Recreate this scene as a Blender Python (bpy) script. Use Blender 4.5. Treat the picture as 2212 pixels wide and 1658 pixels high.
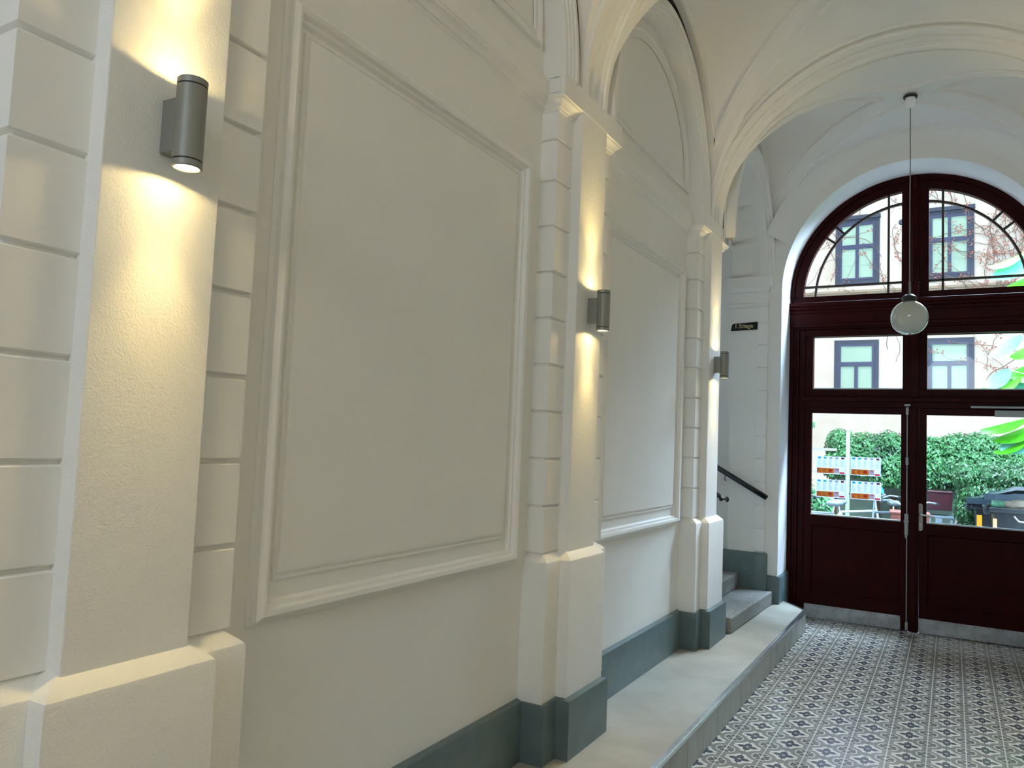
import bpy, bmesh, math, random
from math import sin, cos, pi, sqrt, radians, atan2
from mathutils import Vector, Matrix

for o in list(bpy.data.objects): bpy.data.objects.remove(o)
SC = bpy.context.scene
COL = SC.collection

# ------------------------------------------------------------------ camera
cam_d = bpy.data.cameras.new('camera'); cam = bpy.data.objects.new('camera', cam_d); COL.objects.link(cam)
RIGHT = Vector((0.8678821414, 0.4950457994, 0.0413551100))
DOWN = Vector((0.0009852282, 0.0815325441, -0.9966701930))
FWD = Vector((-0.4967691797, 0.8650330056, 0.0702729059))
up = -DOWN; bk = -FWD
cam.matrix_world = Matrix(((RIGHT.x, up.x, bk.x, 0), (RIGHT.y, up.y, bk.y, 0), (RIGHT.z, up.z, bk.z, 1.6), (0, 0, 0, 1)))
cam_d.sensor_width = 36.0; cam_d.sensor_fit = 'HORIZONTAL'
cam_d.lens = 1661.177 / 2212 * 36.0
cam_d.clip_start = 0.05; cam_d.clip_end = 200
SC.camera = cam

# ------------------------------------------------------------------ colour management
SC.view_settings.view_transform = 'Standard'
try: SC.view_settings.look = 'None'
except Exception: pass
SC.view_settings.gamma = 1.0
SC.view_settings.use_curve_mapping = False
SC.view_settings.exposure = 1.5
SC.cycles.max_bounces = 12
SC.cycles.diffuse_bounces = 9
SC.cycles.use_adaptive_sampling = True
SC.cycles.adaptive_threshold = 0.02
SC.cycles.transparent_max_bounces = 16
SC.cycles.caustics_reflective = False
SC.cycles.caustics_refractive = False
SC.cycles.sample_clamp_indirect = 6.0
SC.cycles.use_denoising = True

# ------------------------------------------------------------------ sky, daylight and stairwell fill
W = bpy.data.worlds.new('sky'); SC.world = W; W.use_nodes = True
bg = W.node_tree.nodes['Background']
bg.inputs['Color'].default_value = (0.72, 0.86, 1.0, 1); bg.inputs['Strength'].default_value = 0.80

def link(o, parent=None):
    COL.objects.link(o)
    if parent is not None: o.parent = parent
    return o

def area(name, loc, rot, sx, sy, energy, color):
    l = bpy.data.lights.new(name, 'AREA'); l.shape = 'RECTANGLE'; l.size = sx; l.size_y = sy
    l.energy = energy; l.color = color
    o = bpy.data.objects.new(name, l); o.location = loc; o.rotation_euler = rot; COL.objects.link(o)
    return o
# daylight of the street gate at the far end of the passage, behind the camera
area('street_gate_daylight', (-0.3, -3.75, 3.3), (radians(78), 0, 0), 2.0, 1.2, 18, (0.74, 0.87, 1.0))
# daylight of the open courtyard falling on the glazed door
area('courtyard_daylight', (1.4, 9.6, 6.2), (radians(-50), 0, radians(-14)), 5.0, 2.6, 2000, (0.56, 0.77, 1.0))
# added fill light, out of view, to brighten the dark stairwell
area('stairwell_fill', (-4.9, 6.75, 3.3), (0, radians(-90), 0), 1.2, 1.0, 2, (0.82, 0.90, 1.0))
sun_d = bpy.data.lights.new('sun', 'SUN'); sun_d.energy = 1.0; sun_d.angle = radians(3); sun_d.color = (1.0, 0.94, 0.82)
sun = bpy.data.objects.new('sun', sun_d); sun.rotation_euler = (radians(38), 0, radians(-28)); COL.objects.link(sun)

# ------------------------------------------------------------------ node maths helper
class S:
    def __init__(s, nt, sock): s.nt = nt; s.k = sock
    def _m(s, op, *a):
        n = s.nt.nodes.new('ShaderNodeMath'); n.operation = op
        for i, v in enumerate((s,) + a):
            if isinstance(v, S): s.nt.links.new(v.k, n.inputs[i])
            else: n.inputs[i].default_value = float(v)
        return S(s.nt, n.outputs[0])
    def __add__(s, o): return s._m('ADD', o)
    def __radd__(s, o): return s._m('ADD', o)
    def __sub__(s, o): return s._m('SUBTRACT', o)
    def __rsub__(s, o): return s._m('MULTIPLY', -1.0)._m('ADD', o)
    def __mul__(s, o): return s._m('MULTIPLY', o)
    def __rmul__(s, o): return s._m('MULTIPLY', o)
    def __truediv__(s, o): return s._m('DIVIDE', o)
    def lt(s, o): return s._m('LESS_THAN', o)
    def gt(s, o): return s._m('GREATER_THAN', o)
    def abs(s): return s._m('ABSOLUTE')
    def frac(s): return s._m('FRACT')
    def sqrt(s): return s._m('SQRT')
    def cos(s): return s._m('COSINE')
    def min(s, o): return s._m('MINIMUM', o)
    def max(s, o): return s._m('MAXIMUM', o)
    def at2(s, o): return s._m('ARCTAN2', o)

def mixc(nt, fac, a, b):
    n = nt.nodes.new('ShaderNodeMix'); n.data_type = 'RGBA'
    for idx, v in ((0, fac), (6, a), (7, b)):
        if isinstance(v, S): nt.links.new(v.k, n.inputs[idx])
        elif idx == 0: n.inputs[0].default_value = v
        else: n.inputs[idx].default_value = (*v, 1)
    return S(nt, n.outputs[2])

def noise(nt, vec, scale, detail=3, rough=0.5, dist=0.0):
    n = nt.nodes.new('ShaderNodeTexNoise'); n.inputs['Scale'].default_value = scale
    n.inputs['Detail'].default_value = detail; n.inputs['Roughness'].default_value = rough
    n.inputs['Distortion'].default_value = dist
    if vec is not None: nt.links.new(vec, n.inputs['Vector'])
    return S(nt, n.outputs['Fac'])

def mat(name, col, rough=0.6, metal=0.0, var=0.0, vscale=3.0, bump=0.0, bscale=60.0, col2=None, spec=0.5, bdist=0.002, coord='Object'):
    m = bpy.data.materials.new(name); m.use_nodes = True; nt = m.node_tree
    b = nt.nodes['Principled BSDF']
    b.inputs['Roughness'].default_value = rough; b.inputs['Metallic'].default_value = metal
    b.inputs['Specular IOR Level'].default_value = spec
    tc = nt.nodes.new('ShaderNodeTexCoord').outputs[coord]
    c2 = col2 if col2 is not None else tuple(c * (1 - var) for c in col)
    f = noise(nt, tc, vscale, 5, 0.6)
    mr = nt.nodes.new('ShaderNodeMapRange'); nt.links.new(f.k, mr.inputs[0])
    mr.inputs[1].default_value = 0.35; mr.inputs[2].default_value = 0.65
    c = mixc(nt, S(nt, mr.outputs[0]), c2, col)
    nt.links.new(c.k, b.inputs['Base Color'])
    if bump > 0:
        h = noise(nt, tc, bscale, 4, 0.6)
        bp = nt.nodes.new('ShaderNodeBump'); bp.inputs['Strength'].default_value = bump
        bp.inputs['Distance'].default_value = bdist
        nt.links.new(h.k, bp.inputs['Height']); nt.links.new(bp.outputs[0], b.inputs['Normal'])
    return m

M = {}
M['plaster'] = mat('white wall paint', (0.86, 0.85, 0.815), 0.62, var=0.03, vscale=1.5, bump=0.35, bscale=170, bdist=0.0015, spec=0.35)
M['trim'] = mat('white trim paint', (0.87, 0.86, 0.83), 0.55, var=0.03, vscale=4, bump=0.25, bscale=120, bdist=0.0012, spec=0.35)
M['rough'] = mat('orange peel paint', (0.87, 0.86, 0.825), 0.6, var=0.02, vscale=4, bump=0.9, bscale=190, bdist=0.0024, spec=0.35)
M['vault'] = mat('vault paint', (0.87, 0.86, 0.835), 0.7, var=0.03, vscale=1.2, bump=0.2, bscale=80, spec=0.3)
M['teal'] = mat('grey green plinth paint', (0.125, 0.175, 0.18), 0.38, var=0.18, vscale=9, bump=0.2, bscale=60)
M['stone'] = mat('worn walkway stone', (0.50, 0.475, 0.41), 0.45, col2=(0.36, 0.34, 0.28), vscale=2.2, bump=0.25, bscale=30)
M['step'] = mat('granite step', (0.33, 0.33, 0.31), 0.6, col2=(0.17, 0.17, 0.16), vscale=55, bump=0.35, bscale=60, bdist=0.003)
M['riser'] = mat('riser tile', (0.36, 0.36, 0.32), 0.4, var=0.2, vscale=7)
M['grout'] = mat('dark joint', (0.09, 0.085, 0.07), 0.9)
M['alu'] = mat('aluminium edge', (0.72, 0.75, 0.78), 0.25, metal=1.0, var=0.2, vscale=20)
M['steelplate'] = mat('galvanised plate', (0.42, 0.44, 0.45), 0.42, metal=0.8, var=0.35, vscale=9)
M['chrome'] = mat('satin chrome', (0.75, 0.76, 0.78), 0.25, metal=1.0)
M['guide'] = mat('grey fitting', (0.33, 0.35, 0.36), 0.5, metal=0.2)
M['rodgrey'] = mat('grey rod', (0.34, 0.33, 0.31), 0.45, metal=0.6)
M['door'] = mat('oxblood door varnish', (0.030, 0.0001, 0.0002), 0.45, var=0.35, vscale=5, spec=0.10)
M['doordark'] = mat('dark door moulding', (0.035, 0.003, 0.0035), 0.33, var=0.2, vscale=5, spec=0.35)
M['lead'] = mat('dark glazing bar', (0.03, 0.012, 0.011), 0.4)
M['lampgrey'] = mat('grey lamp housing', (0.25, 0.25, 0.225), 0.45, metal=0.3, var=0.05, bump=0.1, bscale=400, bdist=0.0005)
M['black'] = mat('black rubber', (0.008, 0.008, 0.008), 0.5)
M['blackgloss'] = mat('black lacquer', (0.006, 0.006, 0.008), 0.12)
M['reveal'] = mat('reveal paint', (0.92, 0.93, 0.94), 0.6, var=0.02, vscale=3, bump=0.2, bscale=60, spec=0.3)
M['cord'] = mat('grey rod painted', (0.30, 0.29, 0.27), 0.5, var=0.3, vscale=30)
M['gold'] = mat('faded gold letters', (0.62, 0.52, 0.30), 0.5, var=0.3, vscale=60)
M['paper'] = mat('poster paper', (0.66, 0.74, 0.95), 0.6, var=0.04)
M['orange'] = mat('orange print', (0.90, 0.30, 0.06), 0.6, var=0.15, vscale=40)
M['peach'] = mat('peach print', (0.86, 0.66, 0.56), 0.6)
M['ink'] = mat('print ink', (0.30, 0.38, 0.60), 0.7)
M['blueink'] = mat('blue print', (0.05, 0.33, 0.75), 0.6)
M['greenink'] = mat('green print', (0.07, 0.42, 0.30), 0.6)
M['brownink'] = mat('brown print', (0.22, 0.05, 0.05), 0.6)
M['greyink'] = mat('grey print', (0.38, 0.38, 0.42), 0.6)
M['redink'] = mat('red print', (0.75, 0.06, 0.08), 0.6)
M['facade'] = mat('cream facade render', (0.47, 0.425, 0.37), 0.85, col2=(0.40, 0.34, 0.28), vscale=0.9, bump=0.2, bscale=8)
M['cornice'] = mat('facade cornice', (0.26, 0.20, 0.14), 0.85, var=0.15, vscale=2)
M['winframe'] = mat('blue grey window frame', (0.010, 0.014, 0.06), 0.5, var=0.2, vscale=2)
M['winreveal'] = mat('slate window surround', (0.012, 0.020, 0.045), 0.6, var=0.3, vscale=3)
M['blind'] = mat('pale green blind', (0.24, 0.34, 0.26), 0.6, var=0.08, vscale=1)
M['courtground'] = mat('courtyard paving', (0.35, 0.34, 0.32), 0.85, var=0.3, vscale=3)
M['greenwall'] = mat('green grey board', (0.17, 0.24, 0.20), 0.7, var=0.3, vscale=3)
M['palepost'] = mat('pale green post', (0.27, 0.36, 0.22), 0.6, var=0.2, vscale=3)
M['wood'] = mat('brown post', (0.10, 0.045, 0.02), 0.7, var=0.4, vscale=8)
M['bin'] = mat('black bin plastic', (0.018, 0.026, 0.032), 0.33, var=0.3, vscale=6)
M['binlid'] = mat('slate bin lid', (0.022, 0.036, 0.05), 0.22, var=0.3, vscale=5)
M['stripe_o'] = mat('orange stripe', (0.95, 0.45, 0.03), 0.4)
M['stripe_p'] = mat('salmon stripe', (0.90, 0.38, 0.20), 0.4)
M['bag'] = mat('pale rubbish bag', (0.70, 0.62, 0.50), 0.35, var=0.3, vscale=12, bump=0.8, bscale=25, bdist=0.02)
M['bagwhite'] = mat('white rubbish bag', (0.75, 0.80, 0.76), 0.3, var=0.2, vscale=12, bump=0.8, bscale=25, bdist=0.02)
M['baggreen'] = mat('green rubbish bag', (0.18, 0.55, 0.35), 0.3, var=0.3, vscale=12, bump=0.8, bscale=25, bdist=0.02)
M['bike'] = mat('silver blue bicycle paint', (0.20, 0.26, 0.31), 0.3, metal=0.6)
M['bikeblack'] = mat('bicycle rubber', (0.03, 0.04, 0.05), 0.5)
M['saddle'] = mat('grey saddle', (0.13, 0.17, 0.20), 0.45)
M['bikewhite'] = mat('white bicycle part', (0.45, 0.52, 0.56), 0.35)
M['bluecup'] = mat('blue plastic', (0.02, 0.16, 0.70), 0.35)
M['crate'] = mat('red brown crate', (0.16, 0.045, 0.03), 0.6, var=0.3, vscale=15)
M['maroonbox'] = mat('maroon panel', (0.035, 0.003, 0.008), 0.35, var=0.5, vscale=7)
M['redcase'] = mat('crimson case', (0.28, 0.006, 0.03), 0.35, var=0.3, vscale=6)
M['twig'] = mat('dry vine stem', (0.15, 0.11, 0.09), 0.9, var=0.3, vscale=5)
M['dryleaf'] = mat('dry red leaf', (0.30, 0.075, 0.045), 0.8, col2=(0.22, 0.12, 0.09), vscale=2)

def leafmat(name, c1, c2, trans=0.35, vs=1.3):
    m = bpy.data.materials.new(name); m.use_nodes = True; nt = m.node_tree
    b = nt.nodes['Principled BSDF']; out = nt.nodes['Material Output']
    tc = nt.nodes.new('ShaderNodeTexCoord').outputs['Object']
    f = noise(nt, tc, vs, 4, 0.7); g = noise(nt, tc, 14.0, 2, 0.6)
    mr = nt.nodes.new('ShaderNodeMapRange'); nt.links.new(((f + g) * 0.5).k, mr.inputs[0])
    mr.inputs[1].default_value = 0.38; mr.inputs[2].default_value = 0.62
    c = mixc(nt, S(nt, mr.outputs[0]), c1, c2)
    nt.links.new(c.k, b.inputs['Base Color']); b.inputs['Roughness'].default_value = 0.42
    t = nt.nodes.new('ShaderNodeBsdfTranslucent'); nt.links.new(c.k, t.inputs['Color'])
    mx = nt.nodes.new('ShaderNodeMixShader'); mx.inputs[0].default_value = trans
    nt.links.new(b.outputs[0], mx.inputs[1]); nt.links.new(t.outputs[0], mx.inputs[2]); nt.links.new(mx.outputs[0], out.inputs['Surface'])
    return m
M['ivy'] = leafmat('ivy leaves', (0.002, 0.035, 0.010), (0.07, 0.24, 0.075), 0.12)  # dark end lowered so that hedge depth shade sits in the leaf colour
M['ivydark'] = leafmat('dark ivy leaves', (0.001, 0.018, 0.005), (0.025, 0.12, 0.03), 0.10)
M['shrub'] = leafmat('shrub leaves', (0.012, 0.10, 0.045), (0.10, 0.30, 0.11))
M['bigleaf'] = leafmat('large bright leaf', (0.03, 0.27, 0.004), (0.07, 0.36, 0.01), 0.4)
M['tealleaf'] = leafmat('sheened leaf', (0.06, 0.25, 0.21), (0.11, 0.34, 0.30), 0.2)

def glassmat(name, tint=(1, 1, 1), gl=0.05):
    m = bpy.data.materials.new(name); m.use_nodes = True; nt = m.node_tree
    for n in list(nt.nodes):
        if n.type != 'OUTPUT_MATERIAL': nt.nodes.remove(n)
    out = nt.nodes['Material Output']
    tr = nt.nodes.new('ShaderNodeBsdfTransparent'); tr.inputs[0].default_value = (*tint, 1)
    g = nt.nodes.new('ShaderNodeBsdfGlossy'); g.inputs['Roughness'].default_value = 0.02
    fr = nt.nodes.new('ShaderNodeFresnel'); fr.inputs[0].default_value = 1.45
    mx = nt.nodes.new('ShaderNodeMixShader'); nt.links.new(fr.outputs[0], mx.inputs[0])
    nt.links.new(tr.outputs[0], mx.inputs[1]); nt.links.new(g.outputs[0], mx.inputs[2]); nt.links.new(mx.outputs[0], out.inputs['Surface'])
    return m
M['glass'] = glassmat('window glass', (0.96, 0.98, 0.98))

def emit(name, col, st):
    m = bpy.data.materials.new(name); m.use_nodes = True; b = m.node_tree.nodes['Principled BSDF']
    b.inputs['Base Color'].default_value = (*col, 1)
    b.inputs['Emission Color'].default_value = (*col, 1); b.inputs['Emission Strength'].default_value = st
    return m
M['lens'] = emit('lit lamp lens', (1.0, 0.90, 0.66), 7.0)

m = bpy.data.materials.new('opal globe glass'); m.use_nodes = True
b = m.node_tree.nodes['Principled BSDF']; b.inputs['Base Color'].default_value = (0.46, 0.49, 0.45, 1)
b.inputs['Roughness'].default_value = 0.08; b.inputs['Subsurface Weight'].default_value = 0.25
b.inputs['Subsurface Radius'].default_value = (0.1, 0.1, 0.1); b.inputs['Coat Weight'].default_value = 0.6
M['opal'] = m

def papermat(key, c):
    m = bpy.data.materials.new(key + ' on paper'); m.use_nodes = True; nt = m.node_tree
    b = nt.nodes['Principled BSDF']; b.inputs['Base Color'].default_value = (*c, 1); b.inputs['Roughness'].default_value = 0.6
    t = nt.nodes.new('ShaderNodeBsdfTranslucent'); t.inputs['Color'].default_value = (*c, 1)
    mx = nt.nodes.new('ShaderNodeMixShader'); mx.inputs[0].default_value = 0.7
    nt.links.new(b.outputs[0], mx.inputs[1]); nt.links.new(t.outputs[0], mx.inputs[2]); nt.links.new(mx.outputs[0], nt.nodes['Material Output'].inputs['Surface'])
    M[key] = m
for key, c in (('paper', (0.34, 0.40, 0.62)), ('orange', (0.75, 0.16, 0.012)), ('peach', (0.60, 0.38, 0.30)), ('ink', (0.16, 0.21, 0.42)), ('blueink', (0.04, 0.38, 0.85)),
               ('greenink', (0.06, 0.50, 0.35)), ('brownink', (0.22, 0.03, 0.03)), ('greyink', (0.40, 0.38, 0.42)), ('redink', (0.85, 0.06, 0.06))): papermat(key, c)

# ---- patterned cement tiles
def tilemat():
    m = bpy.data.materials.new('patterned cement tile'); m.use_nodes = True; nt = m.node_tree
    b = nt.nodes['Principled BSDF']
    tc = nt.nodes.new('ShaderNodeTexCoord').outputs['Object']
    sp = nt.nodes.new('ShaderNodeSeparateXYZ'); nt.links.new(tc, sp.inputs[0])
    T = 0.1857
    u = ((S(nt, sp.outputs[0]) + 100 * T + 0.118) / T).frac()
    v = ((S(nt, sp.outputs[1]) + 100 * T - 4.64) / T).frac()
    du = u.min(1 - u); dv = v.min(1 - v)
    r = (du * du + dv * dv).sqrt(); th = dv.at2(du)
    cu = u - 0.5; cv = v - 0.5; rc = (cu * cu + cv * cv).sqrt(); tc2 = cv.at2(cu)
    cream = (0.80, 0.73, 0.63); taupe = (0.27, 0.25, 0.22); dark = (0.075, 0.082, 0.10); dk2 = (0.13, 0.122, 0.11)
    col = mixc(nt, (r.gt(0.275)) * (r.lt(0.41)), cream, taupe)
    seg = ((th / (2 * pi) * 8).frac() - 0.5).abs()
    pet = r.lt(0.24) * seg.lt(0.40) * r.gt(0.06)
    col = mixc(nt, pet, col, dk2)
    # squares at the middle of each edge
    sq = (du.lt(0.13) * cv.abs().lt(0.095)).max(dv.lt(0.13) * cu.abs().lt(0.095))
    col = mixc(nt, sq, col, taupe)
    # centre flower
    lobe = (tc2 * 2).cos().abs()
    fl = rc.lt(lobe * 0.145 + 0.125) * rc.gt(0.045)
    spike = (cv.abs().lt((0.40 - cu.abs()) * 0.16)).max(cu.abs().lt((0.40 - cv.abs()) * 0.16))
    col = mixc(nt, spike * rc.gt(0.05), col, dark)
    col = mixc(nt, fl, col, dark)
    col = mixc(nt, rc.lt(0.022), col, taupe)
    # grout
    g1 = du.lt(0.017); g2 = dv.lt(0.010)
    col = mixc(nt, g2, col, (0.20, 0.18, 0.15))
    col = mixc(nt, g1, col, (0.68, 0.66, 0.62))
    dirt = noise(nt, tc, 2.0, 5, 0.65); d2 = noise(nt, tc, 90.0, 3, 0.6)
    dm = (dirt * 0.4 + d2 * 0.2 + 0.66)
    mm = nt.nodes.new('ShaderNodeMix'); mm.data_type = 'RGBA'; mm.blend_type = 'MULTIPLY'; mm.inputs[0].default_value = 1.0
    nt.links.new(col.k, mm.inputs[6]); nt.links.new(dm.k, mm.inputs[7])
    nt.links.new(mm.outputs[2], b.inputs['Base Color'])
    b.inputs['Roughness'].default_value = 0.21; b.inputs['Specular IOR Level'].default_value = 0.7
    bp = nt.nodes.new('ShaderNodeBump'); bp.inputs['Strength'].default_value = 0.3; bp.inputs['Distance'].default_value = 0.003
    hh = (g1.max(g2)) * -1.0 + d2 * 0.3
    nt.links.new(hh.k, bp.inputs['Height']); nt.links.new(bp.outputs[0], b.inputs['Normal'])
    return m
M['tile'] = tilemat()

# ------------------------------------------------------------------ mesh builder
AX = -0.30     # passage axis
class MB:
    def __init__(s, mir=False): s.v = []; s.f = []; s.mir = mir; s.mi = []; s.cur = 0
    def V(s, x, y, z):
        s.v.append((2 * AX - x if s.mir else x, y, z)); return len(s.v) - 1
    def F(s, *i):
        s.f.append(tuple(reversed(i)) if s.mir else tuple(i)); s.mi.append(s.cur)
    def quad(s, a, b, c, d): s.F(s.V(*a), s.V(*b), s.V(*c), s.V(*d))
    def box(s, x0, x1, y0, y1, z0, z1):
        p = [s.V(x, y, z) for z in (z0, z1) for x, y in ((x0, y0), (x1, y0), (x1, y1), (x0, y1))]
        s.F(p[3], p[2], p[1], p[0]); s.F(p[4], p[5], p[6], p[7])
        for i in range(4): j = (i + 1) % 4; s.F(p[i], p[j], p[4 + j], p[4 + i])
    def obox(s, c, ax, ay, az):   # oriented box; ax, ay, az half vectors
        c = Vector(c); ax = Vector(ax); ay = Vector(ay); az = Vector(az)
        p = [s.V(*(c + sx * ax + sy * ay + sz * az)) for sz in (-1, 1) for sx, sy in ((-1, -1), (1, -1), (1, 1), (-1, 1))]
        s.F(p[3], p[2], p[1], p[0]); s.F(p[4], p[5], p[6], p[7])
        for i in range(4): j = (i + 1) % 4; s.F(p[i], p[j], p[4 + j], p[4 + i])
    def prism(s, poly, z0, z1, fn=lambda u, v, w: (u, v, w)):
        a = [s.V(*fn(u, v, z0)) for u, v in poly]; b = [s.V(*fn(u, v, z1)) for u, v in poly]
        n = len(poly); s.F(*reversed(a)); s.F(*b)
        for i in range(n): j = (i + 1) % n; s.F(a[i], a[j], b[j], b[i])
    def lathe(s, prof, c, n=32, axis='z'):
        rings = []
        for r, h in prof:
            ring = []
            for i in range(n):
                a = 2 * pi * i / n
                p = (r * cos(a), r * sin(a), h)
                if axis == 'y': p = (p[0], p[2], p[1])
                if axis == 'x': p = (p[2], p[0], p[1])
                ring.append(s.V(c[0] + p[0], c[1] + p[1], c[2] + p[2]))
            rings.append(ring)
        for a, b in zip(rings, rings[1:]):
            for i in range(n): j = (i + 1) % n; s.F(a[i], a[j], b[j], b[i])
        if prof[0][0] > 1e-6: s.F(*reversed(rings[0]))
        if prof[-1][0] > 1e-6: s.F(*rings[-1])
    def tube(s, pts, r, n=8, caps=True):
        pts = [Vector(p) for p in pts]; rings = []; ref = None
        for i, p in enumerate(pts):
            d = (pts[min(i + 1, len(pts) - 1)] - pts[max(i - 1, 0)]).normalized()
            if ref is None: ref = Vector((0, 0, 1)) if abs(d.z) < 0.9 else Vector((1, 0, 0))
            a = d.cross(ref).normalized(); b2 = d.cross(a).normalized(); ref = -b2 if False else ref
            rr = r[i] if isinstance(r, (list, tuple)) else r
            rings.append([s.V(*(p + rr * (cos(2 * pi * k / n) * a + sin(2 * pi * k / n) * b2))) for k in range(n)])
        for A, B in zip(rings, rings[1:]):
            for i in range(n): j = (i + 1) % n; s.F(A[i], A[j], B[j], B[i])
        if caps: s.F(*reversed(rings[0])); s.F(*rings[-1])
    def sweep(s, path, prof, closed=False, fn=lambda u, v, h: (u, v, h)):
        """path of 2-D points, prof of (outward offset to the right of travel, third coordinate)."""
        n = len(path); nrm = []
        for i in range(n):
            def dirn(a, b): 
                d = (path[b][0] - path[a][0], path[b][1] - path[a][1]); L = math.hypot(*d) or 1; return (d[0] / L, d[1] / L)
            if closed: d0 = dirn((i - 1) % n, i); d1 = dirn(i, (i + 1) % n)
            else:
                d0 = dirn(i - 1, i) if i > 0 else dirn(0, 1); d1 = dirn(i, i + 1) if i < n - 1 else d0
            n0 = (d0[1], -d0[0]); n1 = (d1[1], -d1[0])
            k = 1 + n0[0] * n1[0] + n0[1] * n1[1]; k = max(k, 0.5)
            nrm.append(((n0[0] + n1[0]) / k, (n0[1] + n1[1]) / k))
        rows = [[s.V(*fn(path[i][0] + nrm[i][0] * o, path[i][1] + nrm[i][1] * o, h)) for i in range(n)] for o, h in prof]
        m = n if closed else n - 1
        for A, B in zip(rows, rows[1:]):
            for i in range(m): j = (i + 1) % n; s.F(A[i], A[j], B[j], B[i])
    def build(s, name, material, parent=None, smooth=None, bevel=0.0, seg=2, fixn=True):
        me = bpy.data.meshes.new(name); me.from_pydata(s.v, [], s.f)
        mats = material if isinstance(material, list) else [material]
        for mm in mats: me.materials.append(mm)
        if len(mats) > 1: me.polygons.foreach_set('material_index', s.mi)
        if fixn:
            bm = bmesh.new(); bm.from_mesh(me); bmesh.ops.remove_doubles(bm, verts=bm.verts, dist=1e-5)
            bmesh.ops.recalc_face_normals(bm, faces=bm.faces); bm.to_mesh(me); bm.free()
        if smooth is not None:
            me.polygons.foreach_set('use_smooth', [True] * len(me.polygons)); me.set_sharp_from_angle(angle=radians(smooth))
        me.update()
        o = bpy.data.objects.new(name, me); link(o, parent)
        if bevel > 0:
            bv = o.modifiers.new('bevel', 'BEVEL'); bv.width = bevel; bv.segments = seg; bv.limit_method = 'ANGLE'; bv.angle_limit = radians(50)
            if smooth is None: me.polygons.foreach_set('use_smooth', [False] * len(me.polygons))
        return o

def tag(o, label=None, cat=None, group=None, kind=None):
    if label: o['label'] = label
    if cat: o['category'] = cat
    if group: o['group'] = group
    if kind: o['kind'] = kind
    return o
def empty(name, loc=(0, 0, 0), rz=0):
    o = bpy.data.objects.new(name, None); o.empty_display_size = 0.1; o.location = loc; o.rotation_euler = (0, 0, rz)
    COL.objects.link(o); return o
def structure(o): o['kind'] = 'structure'; return o

# ------------------------------------------------------------------ main dimensions
XW, XR, XP = -1.685, -1.598, -1.55          # wall field, quoin strip, pilaster fronts
ZP = 0.179                                  # walkway height
PC = [-3.58, -1.25, 1.08, 3.43, 5.74]       # pilaster centres
HP = 0.15; HR = 0.31
SPR = 3.30
BAYS = [(-3.43, -1.40), (-1.10, 0.93), (1.23, 3.28), (3.58, 5.59), (5.89, 7.50)]
TA, TB = 1.249, 1.127                        # transverse arch half width and rise
VA, VB = 1.27, 1.165                        # vault
Y0, YF, YD = -3.6, 7.50, 7.98

# ------------------------------------------------------------------ floor
f = MB(); f.box(-1.15, 0.55, Y0 - 0.3, 8.3, -0.15, 0.0)
f.box(-1.75, -1.15, Y0 - 0.3, 8.3, -0.15, -0.001); f.box(0.55, 1.2, Y0 - 0.3, 8.3, -0.15, -0.001)
# one slab only
f = MB(); f.box(-1.75, 1.2, Y0 - 0.3, 8.3, -0.15, 0.0)
structure(f.build('floor', M['tile']))

# ------------------------------------------------------------------ walls
def wall_side(mir, name):
    w = MB(mir); 
    yend = 6.05 if not mir else 7.70
    w.box(XW - 0.25, XW, Y0, yend, 0.0, 4.75)
    return structure(w.build(name, M['plaster']))
wall_l = wall_side(False, 'wall_left'); wall_r = wall_side(True, 'wall_right')

def arch_plate(mb, xc, half, zs, rise, x0, x1, z0, z1, fn, n=40):
    """wall plate around an arched hole, fn(u, v) -> 3-D"""
    def zt(u):
        t = (u - xc) / half; return zs + rise * sqrt(max(0.0, 1 - t * t))
    us = [xc - half * cos(pi * i / n) for i in range(n + 1)]
    for a, b in zip(us, us[1:]):
        mb.quad(fn(a, zt(a)), fn(b, zt(b)), fn(b, z1), fn(a, z1))
    mb.quad(fn(x0, z0), fn(xc - half, z0), fn(xc - half, z1), fn(x0, z1))
    mb.quad(fn(xc + half, z0), fn(x1, z0), fn(x1, z1), fn(xc + half, z1))
def arch_soffit(mb, xc, half, zs, rise, z0, fna, fnb, n=48, legs=True):
    pts = [(xc - half, z0)] if legs else []
    pts += [(xc - half * cos(pi * i / n), zs + rise * sin(pi * i / n)) for i in range(n + 1)]
    if legs: pts += [(xc + half, z0)]
    for a, b in zip(pts, pts[1:]): mb.quad(fna(*a), fna(*b), fnb(*b), fnb(*a))

# front wall with the door arch
fw = MB()
HD, RD, ZD = 1.10, 1.115, 3.10
arch_plate(fw, AX, HD, ZD, RD, -1.58, 1.0, 0, 4.75, lambda u, v: (u, YF, v))
arch_plate(fw, AX, HD, ZD, RD, -9.0, 9.0, 0, 12.0, lambda u, v: (u, 8.12, v))
fw_o = structure(fw.build('wall_front', M['plaster'], smooth=30))
rv = MB(); arch_soffit(rv, AX, HD, ZD, RD, 0, lambda u, v: (u, YF, v), lambda u, v: (u, 8.12, v), 64)
rv.build('arched_reveal', M['reveal'], fw_o, smooth=30)
cv = MB()   # soft cove between front wall and vault
NA = 60
prof = [(0.925, YF - 0.0005), (0.955, YF - 0.008), (0.985, YF - 0.035), (1.015, YF - 0.085), (1.05, YF - 0.16)]
for i in range(NA):
    for (s0, ya), (s1, yb) in zip(prof, prof[1:]):
        def P(s, y, k): a = pi * k / NA; return (AX - VA * s * cos(a), y, 3.0 + (VB + 0.30) * s * sin(a) - 0.0)
        if min(P(s0, ya, i)[2], P(s0, ya, i + 1)[2]) < 3.55: continue
        cv.quad(P(s0, ya, i), P(s0, ya, i + 1), P(s1, yb, i + 1), P(s1, yb, i))
cv.build('cove', M['vault'], fw_o, smooth=60)

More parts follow.
